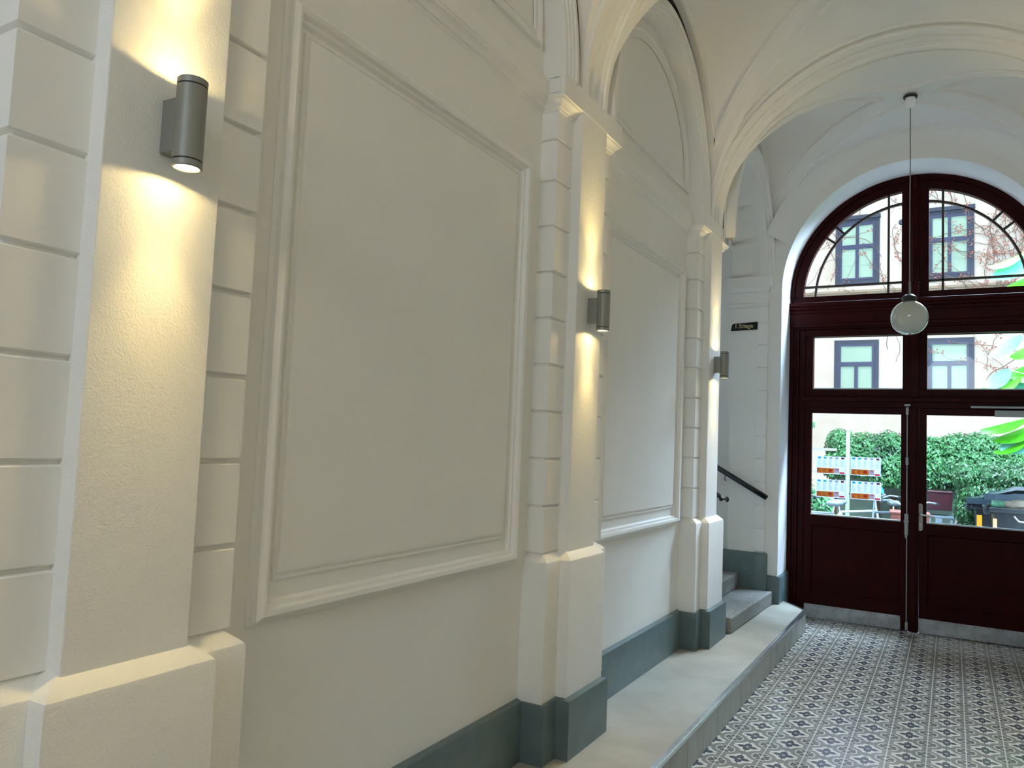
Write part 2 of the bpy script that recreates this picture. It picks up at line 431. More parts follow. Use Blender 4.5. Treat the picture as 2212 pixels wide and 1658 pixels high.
# back wall with the street gate opening (behind the camera)
bw = MB(); arch_plate(bw, AX, 1.10, 2.9, 1.10, -2.0, 1.4, 0, 4.75, lambda u, v: (u, Y0, v))
bw_o = structure(bw.build('wall_back', M['plaster']))
gt = structure(empty('door_3', (AX, Y0 - 0.06, 0)))  # unseen gate, added solid to keep reflected glare off the door panes
mb = MB(); mb.box(-1.14, 1.14, -0.03, 0.03, 0, 2.70); mb.build('added_gate_leaf', M['door'], gt)
for sx in (-0.55, 0.55):
    mb = MB(); mb.box(sx - 0.42, sx + 0.42, 0.03, 0.045, 0.3, 1.2); mb.box(sx - 0.42, sx + 0.42, 0.03, 0.045, 1.35, 2.55); mb.build('added_gate_panel', M['door'], gt, bevel=0.01)

# ------------------------------------------------------------------ vaulted ceiling
def zel(t, b=VB): return SPR + b * sqrt(max(0.0, 1 - t * t))
def web_pt(bay, side, t, s):
    """side 0 left 1 right 2 near 3 far; t along the base in -1..1, s 0 base .. 1 groin"""
    y0, y1 = bay; yc = (y0 + y1) / 2; ay = (y1 - y0) / 2
    k = 1 - s * (1 - abs(t))
    if side == 0: return (AX - VA * k, yc + t * ay, zel(t))
    if side == 1: return (AX + VA * k, yc + t * ay, zel(t))
    if side == 2: return (AX + t * VA, yc - ay * k, zel(t))
    return (AX + t * VA, yc + ay * k, zel(t))
ce = MB()
NT, NS = 56, 14
for bay in BAYS:
    for side in range(4):
        g = {}
        for i in range(NT + 1):
            t = -cos(pi * i / NT)
            for j in range(NS + 1): g[i, j] = ce.V(*web_pt(bay, side, t, j / NS))
        for i in range(NT):
            for j in range(NS): ce.F(g[i, j], g[i + 1, j], g[i + 1, j + 1], g[i, j + 1])
ceil = structure(ce.build('ceiling', M['vault'], smooth=35))
# roof slab above the vault so no sky leaks in
rs = MB(); rs.box(-5.2, 1.8, Y0 - 0.1, 8.12, 4.75, 4.9); rs.build('slab', M['vault'], ceil)

# plaster mouldings that edge every vault web
def web_moulding(bay, side):
    mb = MB(); y0, y1 = bay; ay = (y1 - y0) / 2
    A = VA if side < 2 else ay            # inward extent
    L = ay if side < 2 else VA            # half base length
    d = 0.112; dw = 0.060
    def dd(p): return d * (1 - 0.62 * abs(p) / L)
    # inset triangle in (along base, depth from base) metric plan coords
    # groin line: depth = A * (1 - |p| / L)
    hyp = sqrt(A * A + L * L)
    def depth(p): return A * (1 - (abs(p) + dd(p) * hyp / A) / L)
    lo_, hi_ = 0.0, L
    for _ in range(40):
        md = (lo_ + hi_) / 2
        if depth(md) > dw: lo_ = md
        else: hi_ = md
    pmax = min(lo_, 0.965 * L); n = 34
    loop = [(-pmax * cos(pi * i / n), dw) for i in range(n + 1)]
    right = []
    for i in range(1, n + 1):
        p = pmax * cos(pi / 2 * i / n); right.append((p, depth(p)))
    loop += right; loop += [(-p, q) for p, q in reversed(right[:-1])]
    def to3(p, q, h):
        t = max(-1, min(1, p / L)); z = zel(t) - h
        dep = A - q
        y0_, y1_ = bay; yc = (y0_ + y1_) / 2
        if side == 0: return (AX - dep, yc + p, z)
        if side == 1: return (AX + dep, yc + p, z)
        if side == 2: return (AX + p, yc - dep, z)
        return (AX + p, yc + dep, z)
    # move normal to the curved surface: approximate with true surface normal in the (p, z) plane
    def to3n(p, q, h):
        t = max(-0.995, min(0.995, p / L)); k = sqrt(1 - t * t)
        # ellipse normal
        nx, nz = t / L, k / VB; m_ = math.hypot(nx, nz); nx /= m_; nz /= m_
        P = Vector(to3(p, q, 0)); 
        off = Vector((0, -nx, -nz)) if side < 2 else Vector((-nx, 0, -nz))
        return tuple(P + off * h)
    W2 = 0.020; prof = [(-W2, -0.004), (-W2, 0.010), (-W2 * 0.55, 0.011), (-W2 * 0.45, 0.022), (W2 * 0.45, 0.022), (W2 * 0.55, 0.011), (W2, 0.010), (W2, -0.004)]
    mb.sweep(loop, prof, closed=True, fn=to3n)
    return mb
for bi, bay in enumerate(BAYS[1:]):
    for side in range(4):
        mb = web_moulding(bay, side); mb.build('vault_moulding', M['vault'], ceil, smooth=32)

# transverse arches
trim_n = [0]
def trim_name():
    trim_n[0] += 1; return 'trim_%d' % trim_n[0]
def transverse(c):
    root = structure(empty(trim_name(), (AX, c, SPR)))
    mb = MB(); y0, y1 = c - HP, c + HP
    pr = [(0.09, y0), (0.012, y0), (0.0, y0 + 0.012), (0.0, y0 + 0.045), (0.010, y0 + 0.052), (0.010, y0 + 0.075), (0.022, y0 + 0.080),
          (0.022, y0 + 0.125), (0.012, y0 + 0.130), (0.012, y1 - 0.130), (0.022, y1 - 0.125), (0.022, y1 - 0.080), (0.010, y1 - 0.075), (0.010, y1 - 0.052), (0.0, y1 - 0.045), (0.0, y1 - 0.012), (0.012, y1), (0.09, y1)]
    n = 72; rows = []
    for o, y in pr:
        rows.append([mb.V(-(TA + o), y - c, -0.02)] + [mb.V(0 - (TA + o) * cos(pi * i / n), y - c, (TB + o) * sin(pi * i / n)) for i in range(n + 1)] + [mb.V(TA + o, y - c, -0.02)])
    for A, B in zip(rows, rows[1:]):
        for i in range(n + 2): mb.F(A[i], A[i + 1], B[i + 1], B[i])
    mb.build('arch_rib', M['trim'], root, smooth=35)
    return root
for c in PC: transverse(c)

# wall arches (archivolts) with lunette panels
def wall_arch(bay, mir):
    y0, y1 = bay; c = (y0 + y1) / 2; root = structure(empty(trim_name(), (0, 0, 0)))
    mb = MB(mir); n = 60
    pr = [(0.99, 1.14, XR - 0.0), (0.955, 1.095, XR + 0.02), (0.95, 1.09, XP + 0.004), (0.925, 1.065, XP + 0.006), (0.922, 1.062, XP - 0.004), (0.902, 1.042, XP - 0.002),
          (0.899, 1.039, XP - 0.010), (0.876, 1.016, XP - 0.008), (0.872, 1.012, XP - 0.016), (0.855, 0.995, XP - 0.018), (0.85, 0.99, XP - 0.025), (0.85, 0.99, XW - 0.01)]
    k = (y1 - y0) / 2.03
    rows = [[mb.V(x, c - a * k * cos(pi * i / n), SPR - 0.01 + bb * sin(pi * i / n)) for i in range(n + 1)] for a, bb, x in pr]
    for A, B in zip(rows, rows[1:]):
        for i in range(n): mb.F(A[i], A[i + 1], B[i + 1], B[i])
    mb.build('archivolt', M['trim'], root, smooth=30)
    # lunette panel
    lp = MB(mir); z0 = 3.43; zs = 3.52; a = 0.79 * k; rr = 0.68
    path = [(c + a, z0)] + [(c + a * cos(pi * i / 40), zs + rr * sin(pi * i / 40)) for i in range(41)] + [(c - a, z0)]
    lp.sweep(path, [(0.0, XW - 0.002), (0.0, XW + 0.016), (-0.010, XW + 0.024), (-0.022, XW + 0.018), (-0.024, XW + 0.005), (-0.045, XW + 0.005), (-0.05, XW + 0.012), (-0.06, XW + 0.012), (-0.062, XW + 0.003)], closed=True, fn=lambda u, v, h: (h, u, v))
    lp.build('lunette_moulding', M['trim'], root, smooth=35)
    return root

def cornice(bay, mir, ya=None, yb=None):
    root = structure(empty(trim_name(), (0, 0, 0)))
    y0, y1 = bay; mb = MB(mir)
    ya = y0 - 0.17 if ya is None else ya; yb = y1 + 0.17 if yb is None else yb
    prof = [(0.0, 3.135), (0.007, 3.140), (0.009, 3.149), (0.018, 3.150), (0.022, 3.162), (0.032, 3.174), (0.044, 3.179), (0.046, 3.187), (0.052, 3.190),
            (0.052, 3.268), (0.046, 3.272), (0.040, 3.285), (0.028, 3.292), (0.024, 3.304), (0.010, 3.312), (0.0, 3.325)]
    mb.sweep([(XW, ya), (XW, yb)], [(o, z) for o, z in prof], fn=lambda u, v, h: (u, v, h))
    mb.build('cornice', M['trim'], root, smooth=35)
    return root

def wall_panel(bay, mir):
    y0, y1 = bay; c = (y0 + y1) / 2; root = structure(empty(trim_name(), (0, 0, 0)))
    H = 0.733 * (y1 - y0) / 2.03
    fr = MB(mir); z0, z1 = 1.052, 2.86
    path = [(c - H, z0), (c - H, z1), (c + H, z1), (c + H, z0)]
    X = XW
    fr.sweep(path, [(0, X - 0.002), (0, X + 0.006), (-0.006, X + 0.010), (-0.012, X + 0.012), (-0.016, X + 0.024), (-0.030, X + 0.032), (-0.044, X + 0.026), (-0.050, X + 0.014), (-0.058, X + 0.012), (-0.062, X + 0.005), (-0.066, X - 0.002)] if False else
             [(0, X - 0.002), (0, X + 0.006), (0.006, X + 0.010), (0.012, X + 0.012), (0.014, X + 0.030), (0.028, X + 0.042), (0.042, X + 0.036), (0.046, X + 0.018), (0.056, X + 0.016), (0.060, X + 0.006), (0.066, X - 0.002)],
             closed=True, fn=lambda u, v, h: (h, u, v))
    fr.build('panel_frame', M['trim'], root, smooth=35)
    pn = MB(mir); h = H - 0.083; z0, z1 = 1.168, 2.785
    path = [(c - h, z0), (c - h, z1), (c + h, z1), (c + h, z0)]
    pn.sweep(path, [(0, X - 0.002), (0.002, X + 0.008), (0.009, X + 0.010), (0.011, X + 0.006), (0.018, X + 0.006), (0.020, X + 0.012), (0.026, X + 0.015), (0.032, X + 0.015)], closed=True, fn=lambda u, v, h_: (h_, u, v))
    e = 0.032
    pn.quad((X + 0.015, c - h + e, z0 + e), (X + 0.015, c + h - e, z0 + e), (X + 0.015, c + h - e, z1 - e), (X + 0.015, c - h + e, z1 - e))
    pn.build('raised_panel', M['plaster'], root, smooth=35)
    return root

def sgn_path(mir, pts): return pts
def pilaster(c, mir):
    root = structure(empty(trim_name(), (0, 0, 0)))
    # quoin strip with grooved courses
    q = MB(mir); z = 1.083; prof = [(-0.012, 1.05)]
    joints = [1.083, 1.2965, 1.512, 1.7275, 1.943, 2.1585, 2.374, 2.5895, 2.805, 3.0]
    for a, b in zip(joints, joints[1:] + [3.20]):
        prof += [(-0.016, a + 0.003), (-0.003, a + 0.006), (0.0, a + 0.009), (0.0, b - 0.009), (-0.003, b - 0.006), (-0.016, b - 0.003)]
    q.sweep([(XW - 0.01, c - HR), (XR, c - HR), (XR, c + HR), (XW - 0.01, c + HR)], prof, fn=lambda u, v, h: (u, v, h))
    q.build('quoin_strip', M['trim'], root, smooth=40)
    s = MB(mir); s.box(XR - 0.03, XP, c - HP, c + HP, 1.05, 3.28)
    s.build('shaft', M['rough'], root, bevel=0.004)
    # pedestal
    p = MB(mir)
    path = [(XW - 0.01, c - 0.335), (-1.562, c - 0.335), (-1.562, c - 0.20), (-1.508, c - 0.20), (-1.508, c + 0.20), (-1.562, c + 0.20), (-1.562, c + 0.335), (XW - 0.01, c + 0.335)]
    p.sweep(path, [(0.0, 0.40), (0.0, 1.040), (-0.003, 1.052), (-0.010, 1.060), (-0.046, 1.088), (-0.060, 1.094)], fn=lambda u, v, h: (u, v, h))
    p.build('pedestal', M['rough'], root, smooth=24)
    # capital: moulding, then plain block
    k = MB(mir)
    prof = [(0.0, 3.135), (0.006, 3.140), (0.008, 3.149), (0.016, 3.151), (0.020, 3.162), (0.030, 3.174), (0.040, 3.179), (0.042, 3.186), (0.049, 3.190), (0.049, 3.195)]
    for sy in (-1, 1):
        pth = [(XW - 0.01, c + sy * HR), (XR, c + sy * HR), (XR, c + sy * (HP - 0.01))]
        if sy > 0: pth = pth[::-1]
        k.sweep(pth, prof, fn=lambda u, v, h: (u, v, h))
    k.build('capital_moulding', M['trim'], root, smooth=30)
    b_ = MB(mir); yb = 0.355
    b_.box(XW - 0.01, XP + 0.0008, c - yb, c + yb, 3.19, 3.297)
    for sy in (-1, 1):     # small square sunk frame on each cheek
        ya = c + sy * yb; yo = ya + sy * 0.005
        x0, x1, z0_, z1_ = -1.632, -1.572, 3.205, 3.285
        lo, hi = min(ya, yo), max(ya, yo)
        b_.box(x0, x1, lo, hi, z0_, z0_ + 0.008); b_.box(x0, x1, lo, hi, z1_ - 0.008, z1_); b_.box(x0, x0 + 0.008, lo, hi, z0_ + 0.008, z1_ - 0.008); b_.box(x1 - 0.008, x1, lo, hi, z0_ + 0.008, z1_ - 0.008)
    b_.build('impost_block', M['trim'], root, bevel=0.003)
    return root

for mir in (False, True):
    for c in PC: pilaster(c, mir)
    for bi, bay in enumerate(BAYS):
        if bi == 0: continue
        if bi == 4 and not mir: continue
        wall_arch(bay, mir); cornice(bay, mir); wall_panel(bay, mir)

# painted plinth running round wall and pilasters
def plinth(mir, name):
    mb = MB(mir); path = [(-1.655, Y0)]
    for c in PC:
        path += [(-1.655, c - 0.345), (-1.545, c - 0.345), (-1.545, c - 0.222), (-1.480, c - 0.222), (-1.480, c + 0.222), (-1.545, c + 0.222), (-1.545, c + 0.335)]
        if c == PC[-1] and not mir: path += [(-1.86, c + 0.335)]
        else: path += [(-1.655, c + 0.345)]
    path[0] = (-1.655, PC[0] - 0.6)
    if mir: path += [(-1.655, YF)]
    mb.sweep(path, [(0.0, 0.10), (0.0, 0.425), (-0.004, 0.436), (-0.030, 0.446), (-0.075, 0.449)], fn=lambda u, v, h: (u, v, h))
    return structure(mb.build(name, M['teal'], smooth=40))
plinth(False, 'baseboard_left'); plinth(True, 'baseboard_right')

# ------------------------------------------------------------------ stair opening in the left wall
JY = 7.45
so = MB(); oc, oa, ob, os_ = 6.75, 0.70, 0.86, 3.235
arch_plate(so, oc, oa, os_, ob, 5.9, 7.9, 3.2, 4.75, lambda u, v: (-1.545, u, v))
arch_soffit(so, oc, oa, os_, ob, 3.2, lambda u, v: (-1.545, u, v), lambda u, v: (-1.60, u, v), 48)
arch_soffit(so, oc, oa + 0.012, os_, ob + 0.012, 3.2, lambda u, v: (-1.60, u, v), lambda u, v: (-1.86, u, v), 48)
arch_plate(so, oc, oa + 0.012, os_, ob + 0.012, 5.9, 7.9, 3.2, 4.75, lambda u, v: (-1.86, u, v))
so.box(-1.86, XW, 5.90, 6.05, 0.0, 4.75)
so.box(-1.86, -1.60, JY + 0.012, 7.95, 0.0, 3.30)
so_o = structure(so.build('wall_stair', M['plaster'], smooth=30))
av = MB(); n = 60
pr = [(0.79, 0.985, -1.55), (0.785, 0.975, -1.472), (0.750, 0.935, -1.470), (0.747, 0.930, -1.492), (0.726, 0.91, -1.50), (0.723, 0.907, -1.512), (0.705, 0.875, -1.52), (0.70, 0.86, -1.53), (0.70, 0.86, -1.56)]
rows = [[av.V(x, min(7.499, oc - a * cos(pi * i / n)), os_ + bb * sin(pi * i / n)) for i in range(n + 1)] for a, bb, x in pr]
for A, B in zip(rows, rows[1:]):
    for i in range(n): av.F(A[i], A[i + 1], B[i + 1], B[i])
av.build('archivolt', M['trim'], so_o, smooth=30)

jb = structure(empty(trim_name()))
q = MB(); prof = [(-0.012, 0.5)]
joints = [0.64 + 0.2155 * i for i in range(11)]
for a, b in zip(joints, joints[1:] + [3.10]):
    prof += [(-0.007, a + 0.003), (-0.001, a + 0.006), (0.0, a + 0.008), (0.0, b - 0.008), (-0.001, b - 0.006), (-0.007, b - 0.003)]
q.sweep([(-1.60, 7.48), (-1.60, JY), (-1.515, JY), (-1.515, 7.54)], prof, fn=lambda u, v, h: (u, v, h))
q.build('quoin_strip', M['trim'], jb, smooth=40)
im = MB(); pth = [(-1.872, 7.70), (-1.872, JY - 0.001), (-1.513, JY - 0.001), (-1.513, 7.54)]
im.sweep(pth, [(-0.01, 3.09), (0.004, 3.095), (0.006, 3.105), (0.018, 3.118), (0.022, 3.135), (0.030, 3.140), (0.030, 3.222), (0.024, 3.236), (-0.02, 3.240)], fn=lambda u, v, h: (u, v, h))
im.sweep(pth, [(-0.01, 2.945), (0.006, 2.950), (0.012, 2.958), (0.006, 2.966), (0.012, 2.974), (0.006, 2.982), (-0.01, 2.986)], fn=lambda u, v, h: (u, v, h))
im.build('impost', M['trim'], jb, smooth=35)
pl = MB()
pl.sweep([(-2.3, JY - 0.012), (-1.605, JY - 0.012), (-1.605, JY - 0.022), (-1.525, JY - 0.022), (-1.490, JY - 0.006), (-1.490, 7.52)], [(0, 0.17), (0, 0.615), (-0.004, 0.627), (-0.02, 0.635), (-0.04, 0.637)], fn=lambda u, v, h: (u, v, h))
pl.sweep([(-1.50, 7.478), (-1.378, 7.478), (-1.378, 7.95)], [(0, 0.0), (0, 0.415), (-0.004, 0.426), (-0.014, 0.432), (-0.03, 0.434)], fn=lambda u, v, h: (u, v, h))
pl.build('plinth', M['teal'], jb, smooth=40)
pr_ = MB(True); pr_.sweep([(-1.60, 7.478), (-1.378, 7.478), (-1.378, 7.95)], [(0, 0.0), (0, 0.415), (-0.014, 0.432), (-0.03, 0.434)], fn=lambda u, v, h: (u, v, h))
structure(pr_.build('baseboard_front', M['teal'], smooth=40))

# stairwell shell
sw = MB()
sw.box(-5.2, -1.76, 5.7, 8.1, -0.15, 0.0)
sw.box(-5.2, -1.86, 7.62, 8.11, 0.0, 4.8)
sw.box(-5.2, -1.94, 5.7, 5.9, 0.0, 4.8)
sw.box(-5.2, -5.0, 5.7, 8.1, 0.0, 4.8)
sw.build('stairwell_wall', M['plaster'], so_o)

# steps
def stone_step(i, label):
    x1 = -1.432 - 0.30 * i; z0 = ZP + (0.121 + 0.138 * (i - 1) if i else 0); z1 = ZP + 0.121 + 0.138 * i
    y0 = 6.06; y1 = JY - 0.03
    mb = MB()
    prof = [(0.0, z0 - (0.0 if i == 0 else 0.01)), (0.0, z1 - 0.022), (-0.006, z1 - 0.007), (-0.022, z1)]
    if i == 0: pth = [(x1 - 0.02, y0), (x1 - 0.02, y0 + 0.0), (x1, y1 + 0.022)]
    pth = [(x1 - 0.34, y0), (x1 - (0.03 if i == 0 else 0), y0), (x1, y1), (x1 - 0.34, y1)]
    # solid body
    poly = [(x1 - 0.34, y0), (x1 - (0.03 if i == 0 else 0), y0), (x1, y1 if i else y1 + 0.018), (x1 - 0.34, y1 if i else y1 + 0.018)]
    if i == 0: poly = [(x1 - 0.34, y0), (x1 - 0.03, y0), (x1, 7.452), (x1 - 0.052, 7.452), (x1 - 0.052, y1), (x1 - 0.34, y1)]
    mb.prism(poly, z0, z1)
    o = mb.build('stone_step', M['step'], bevel=0.014, seg=3)
    return tag(o, label, 'step', 'worn stone steps of the stair')
stone_step(0, 'lowest worn grey stone step, rough speckled front edge on the raised walkway')
stone_step(1, 'second grey stone step, just above the lowest, beside the dark plinth')
stone_step(2, 'third stone step up, barely seen beside the pilaster pedestal')

# handrails
def handrail(name, pts, label, w, h, bracket=True, knob=False):
    root = empty(name, pts[0]); o0 = Vector(pts[0])
    a = Vector(pts[0]); b = Vector(pts[1]); d = (b - a).normalized(); side = Vector((0, 1, 0)); upv = side.cross(d) * -1
    mb = MB(); mb.obox((a + b) / 2 - o0, d * ((b - a).length / 2), side * w, d.cross(side) * h)
    mb.build('rail', M['blackgloss'], root, bevel=0.012, seg=3)
    if bracket:
        br = MB(); p = a + (b - a) * 0.34 - o0 + Vector((0, 0, -h))
        br.tube([p, p + Vector((-0.004, 0.02, -0.045)), p + Vector((-0.006, 0.062, -0.055))], 0.006, 8)
        br.build('bracket', M['rodgrey'], root, smooth=60)
    if knob:
        kb = MB(); p = a - o0
        kb.lathe([(0.0, -0.03), (0.016, -0.026), (0.02, -0.008), (0.008, 0.004), (0.008, 0.018), (0.022, 0.026), (0.022, 0.04), (0.0, 0.05)], p + Vector((0.02, 0, -0.015)), 16, 'x')
        kb.build('finial', M['blackgloss'], root, smooth=50)
    return tag(root, label, 'handrail')
handrail('handrail', [(-1.475, 7.36, 1.150), (-2.62, 7.36, 1.775)], 'glossy black handrail sloping down beside the black stair sign wall', 0.018, 0.024)
handrail('handrail', [(-1.595, 6.17, 1.205), (-2.6, 6.17, 1.75)], 'short end of a second black handrail with turned finial, just behind the far pilaster', 0.014, 0.018, False, True)

# stair sign
sg = empty('stair_sign', (-1.735, JY + 0.008, 2.762))
tag(sg, 'small black stair sign with faded gold lettering, high on the wall inside the stair opening', 'sign')
mb = MB(); mb.prism([(-0.128, -0.040), (0.124, -0.034), (0.124, 0.038), (0.118, 0.041), (-0.100, 0.030), (-0.116, 0.018)], 0, 0.006, fn=lambda u, v, w: (u, -w, v))
mb.build('plate', M['blackgloss'], sg)
def text_obj(name, body, size, loc, rot, material, parent, sx=1.0, ext=0.0006, bold=0.0):
    cu = bpy.data.curves.new(name, 'FONT'); cu.body = body; cu.size = size; cu.extrude = ext; cu.align_x = 'CENTER'; cu.align_y = 'CENTER'; cu.offset = bold
    t = bpy.data.objects.new(name + '_tmp', cu); COL.objects.link(t)
    dg = bpy.context.evaluated_depsgraph_get(); me = bpy.data.meshes.new_from_object(t.evaluated_get(dg))
    bpy.data.objects.remove(t)
    o = bpy.data.objects.new(name, me); me.materials.clear(); me.materials.append(material)
    o.location = loc; o.rotation_euler = rot; o.scale = (sx, 1, 1); link(o, parent); return o
text_obj('lettering', '1.Stiege', 0.058, (-0.004, -0.0065, 0.004), (radians(90), 0, 0), M['gold'], sg, 0.98, 0.0006, 0.0006)

# ------------------------------------------------------------------ raised walkway
wk = empty('raised_walkway', (0, 0, 0))
tag(wk, 'raised stone walkway with metal edge and tiled riser along the left wall', 'walkway')
mb = MB(); edge = [(-1.128, Y0), (-1.128, 7.39), (-1.345, 7.69), (-1.396, 7.69), (-1.395, YF - 0.002), (-1.54, YF - 0.002), (-1.54, 5.92), (-1.665, 5.88), (-1.665, Y0)]
mb.prism([(x if x < -1.2 else x - 0.012, y) for x, y in edge], 0.0, ZP); mb.build('slab', M['stone'], wk)
t = MB(); t.sweep([(-1.140, Y0), (-1.140, 7.385), (-1.352, 7.678)], [(-0.014, 0.178), (-0.014, 0.1825), (0.010, 0.1825), (0.013, 0.180), (0.013, 0.160), (0.008, 0.158)], fn=lambda u, v, h: (u, v, h))
t.build('edge_trim', M['alu'], wk)
r_ = MB(); y = 3.851 - 0.28 * 27
while y < 7.38:
    r_.box(-1.141, -1.129, y + 0.0022, min(y + 0.2778, 7.383), 0.002, 0.160); y += 0.28
r_.obox(((-1.134 - 1.352) / 2, (7.385 + 7.678) / 2, 0.081), (0.106, -0.1465, 0), (0.004, 0.003, 0), (0, 0, 0.079))
r_.build('riser_tiles', M['riser'], wk, bevel=0.001)
# mirrored kerb on the unseen right-hand side
wk2 = empty('raised_walkway', (0, 0, 0)); tag(wk2, 'raised stone walkway along the right wall of the passage', 'walkway')
mb = MB(True); mb.prism([(x if x < -1.2 else x - 0.012, y) for x, y in edge], 0.0, ZP); mb.build('slab', M['stone'], wk2)
r_ = MB(True); y = 3.851 - 0.28 * 27
while y < 7.38:
    r_.box(-1.141, -1.129, y + 0.0022, min(y + 0.2778, 7.383), 0.002, 0.178); y += 0.28
r_.build('riser_tiles', M['riser'], wk2)

# ------------------------------------------------------------------ glazed courtyard door
XL, XRt = -1.40, 0.80
def door_frame():
    root = structure(empty('trim_%d' % 90, (AX, YD, 0)))
    trim_n[0] += 0
    mb = MB()
    for s in (-1, 1):      # outer posts with fluted layers
        def bx(a, b, y0, y1, z0, z1):
            x0, x1 = (a, b) if s < 0 else (-b, -a)
            mb.box(x0, x1, y0, y1, z0, z1)
        bx(-1.10, -1.062, -0.05, 0.10, 0, 2.78); bx(-1.062, -1.036, -0.035, 0.10, 0, 2.78); bx(-1.036, -1.010, -0.045, 0.10, 0, 2.78)
        bx(-1.010, -0.955, -0.02, 0.10, 0, 2.78)
    # centre post in the upper light and the mid rail
    mb.box(-0.955, 0.955, -0.02, 0.09, 2.03, 2.20)
    mb.box(-0.965, 0.965, -0.05, 0.0, 2.085, 2.122)
    mb.box(-0.955, 0.955, -0.035, 0.0, 2.135, 2.150)
    mb.box(-0.955, 0.955, -0.02, 0.09, 2.715, 2.80)
    mb.box(-0.955, -0.885, -0.012, 0.09, 2.20, 2.715); mb.box(0.885, 0.955, -0.012, 0.09, 2.20, 2.715)
    mb.box(-0.100, 0.100, -0.012, 0.09, 2.20, 2.715); mb.box(-0.035, 0.035, -0.04, 0.0, 2.125, 2.78)
    mb.build('post_and_rail', M['door'], root, bevel=0.004)
    # moulded transom beam
    b2 = MB(); path = [(-1.125, 0), (1.125, 0)]
    prof = [(0.0, 2.775), (0.045, 2.785), (0.047, 2.80), (0.060, 2.805), (0.062, 2.83), (0.052, 2.845), (0.052, 2.935), (0.060, 2.945), (0.062, 2.965), (0.078, 2.980), (0.080, 2.995), (0.095, 3.012), (0.098, 3.040), (0.06, 3.050), (-0.09, 3.052), (-0.09, 2.775)]
    b2.sweep(path, prof, fn=lambda u, v, h: (u, v, h)); b2.build('transom_beam', M['door'], root, smooth=30)
    return root
door_frame()

def lunette(side):
    """one quarter light of the arched fanlight, side -1 left, 1 right"""
    root = structure(empty('window_%d' % (1 if side < 0 else 2), (AX, YD, ZD)))
    n = 24; RO = 1.112; RI = 0.982; xi = 0.112; zb = 0.013
    fr = MB()
    def arcp(R, k):   # from base to the mullion
        th0 = math.asin(zb / R) if R == RI else 0.0
        th1 = math.acos(xi / R) if R == RI else math.acos(xi / R)
        th = th0 + (th1 - th0) * k / n; return (side * -1 * -R * cos(th) if False else side * R * cos(th), R * sin(th))
    outer = [arcp(RO, k) for k in range(n + 1)]; inner = [arcp(RI, k) for k in range(n + 1)]
    def ring(mb, A, B, y0, y1):
        for i in range(len(A) - 1):
            a0, a1, b0, b1 = A[i], A[i + 1], B[i], B[i + 1]
            mb.quad((a0[0], y0, a0[1]), (a1[0], y0, a1[1]), (b1[0], y0, b1[1]), (b0[0], y0, b0[1]))
            mb.quad((a0[0], y1, a0[1]), (a1[0], y1, a1[1]), (b1[0], y1, b1[1]), (b0[0], y1, b0[1]))
            mb.quad((b0[0], y0, b0[1]), (b1[0], y0, b1[1]), (b1[0], y1, b1[1]), (b0[0], y1, b0[1]))
            mb.quad((a0[0], y0, a0[1]), (a1[0], y0, a1[1]), (a1[0], y1, a1[1]), (a0[0], y1, a0[1]))
    ring(fr, outer, inner, -0.02, 0.05)
    o2 = [(side * 1.118 * cos(pi / 2 * k / n), 1.118 * sin(pi / 2 * k / n)) for k in range(n + 1)]
    i2 = [(side * 1.065 * cos(pi / 2 * k / n), 1.065 * sin(pi / 2 * k / n)) for k in range(n + 1)]
    ring(fr, o2, i2, -0.045, 0.0)
    xa, xb = sorted((side * 0.04, side * xi)); fr.box(xa, xb, -0.02, 0.05, zb, 1.106)
    xa, xb = sorted((side * 0.04, side * 1.118)); fr.box(xa, xb, -0.02, 0.05, -0.06, zb)
    fr.build('sash_frame', M['door'], root)
    # glazing bars
    gb = MB(); R1 = 0.882; th1 = math.acos(xi / R1); w = 0.010
    pts = [(side * R1 * cos(a), R1 * sin(a)) for a in [math.asin(zb / R1) + (th1 - math.asin(zb / R1)) * k / 40 for k in range(41)]]
    inn = [(x * (R1 - 2 * w) / R1, z * (R1 - 2 * w) / R1) for x, z in pts]
    ring(gb, pts, inn, 0.0, 0.03)
    def bar(a, b):
        a = Vector((a[0], 0.015, a[1])); b = Vector((b[0], 0.015, b[1])); d = (b - a); L = d.length; d.normalize()
        gb.obox((a + b) / 2, d * L / 2, Vector((0, 0.014, 0)), d.cross(Vector((0, 1, 0))) * w)
    xv = 0.225; bar((side * xv, zb), (side * xv, sqrt(RI ** 2 - xv ** 2)))
    zh = 0.112; bar((side * xi, zh), (side * sqrt(RI ** 2 - zh ** 2), zh))
    for ang in (37.6, 45.3): a = radians(ang); bar((side * R1 * cos(a) * 0.99, R1 * sin(a) * 0.99), (side * RI * cos(a), RI * sin(a)))
    # short bar across the corner beside the mullion, straight above the arc end
    bar((side * xi, sqrt(R1 ** 2 - xi ** 2)  - 0.01), (side * xv, sqrt(R1 ** 2 - xv ** 2) - 0.008))
    gb.build('glazing_bars', M['lead'], root)
    gl = MB(); poly = [(side * xi, zb)] + [(x, z) for x, z in ([(side * sqrt(RI ** 2 - zb ** 2), zb)] + inner[1:])]
    vs = [gl.V(x, 0.02, z) for x, z in poly]; gl.F(*vs); gl.build('pane', M['glass'], root)
    return root
lunette(-1); lunette(1)
# centre column of the fanlight
cl = structure(empty('trim_91', (AX, YD, ZD)))
mb = MB(); mb.box(-0.055, 0.055, -0.03, 0.05, -0.05, 1.112); mb.lathe([(0.034, 0.0), (0.034, 0.93), (0.045, 0.94), (0.045, 0.96), (0.034, 0.97), (0.034, 1.09)], (0.0, -0.035, 0.0), 20)
mb.lathe([(0.042, -0.05), (0.042, 0.075), (0.048, 0.08), (0.048, 0.09), (0.034, 0.1)], (0.0, -0.038, 0.0), 20)
mb.build('half_column', M['door'], cl, smooth=40)

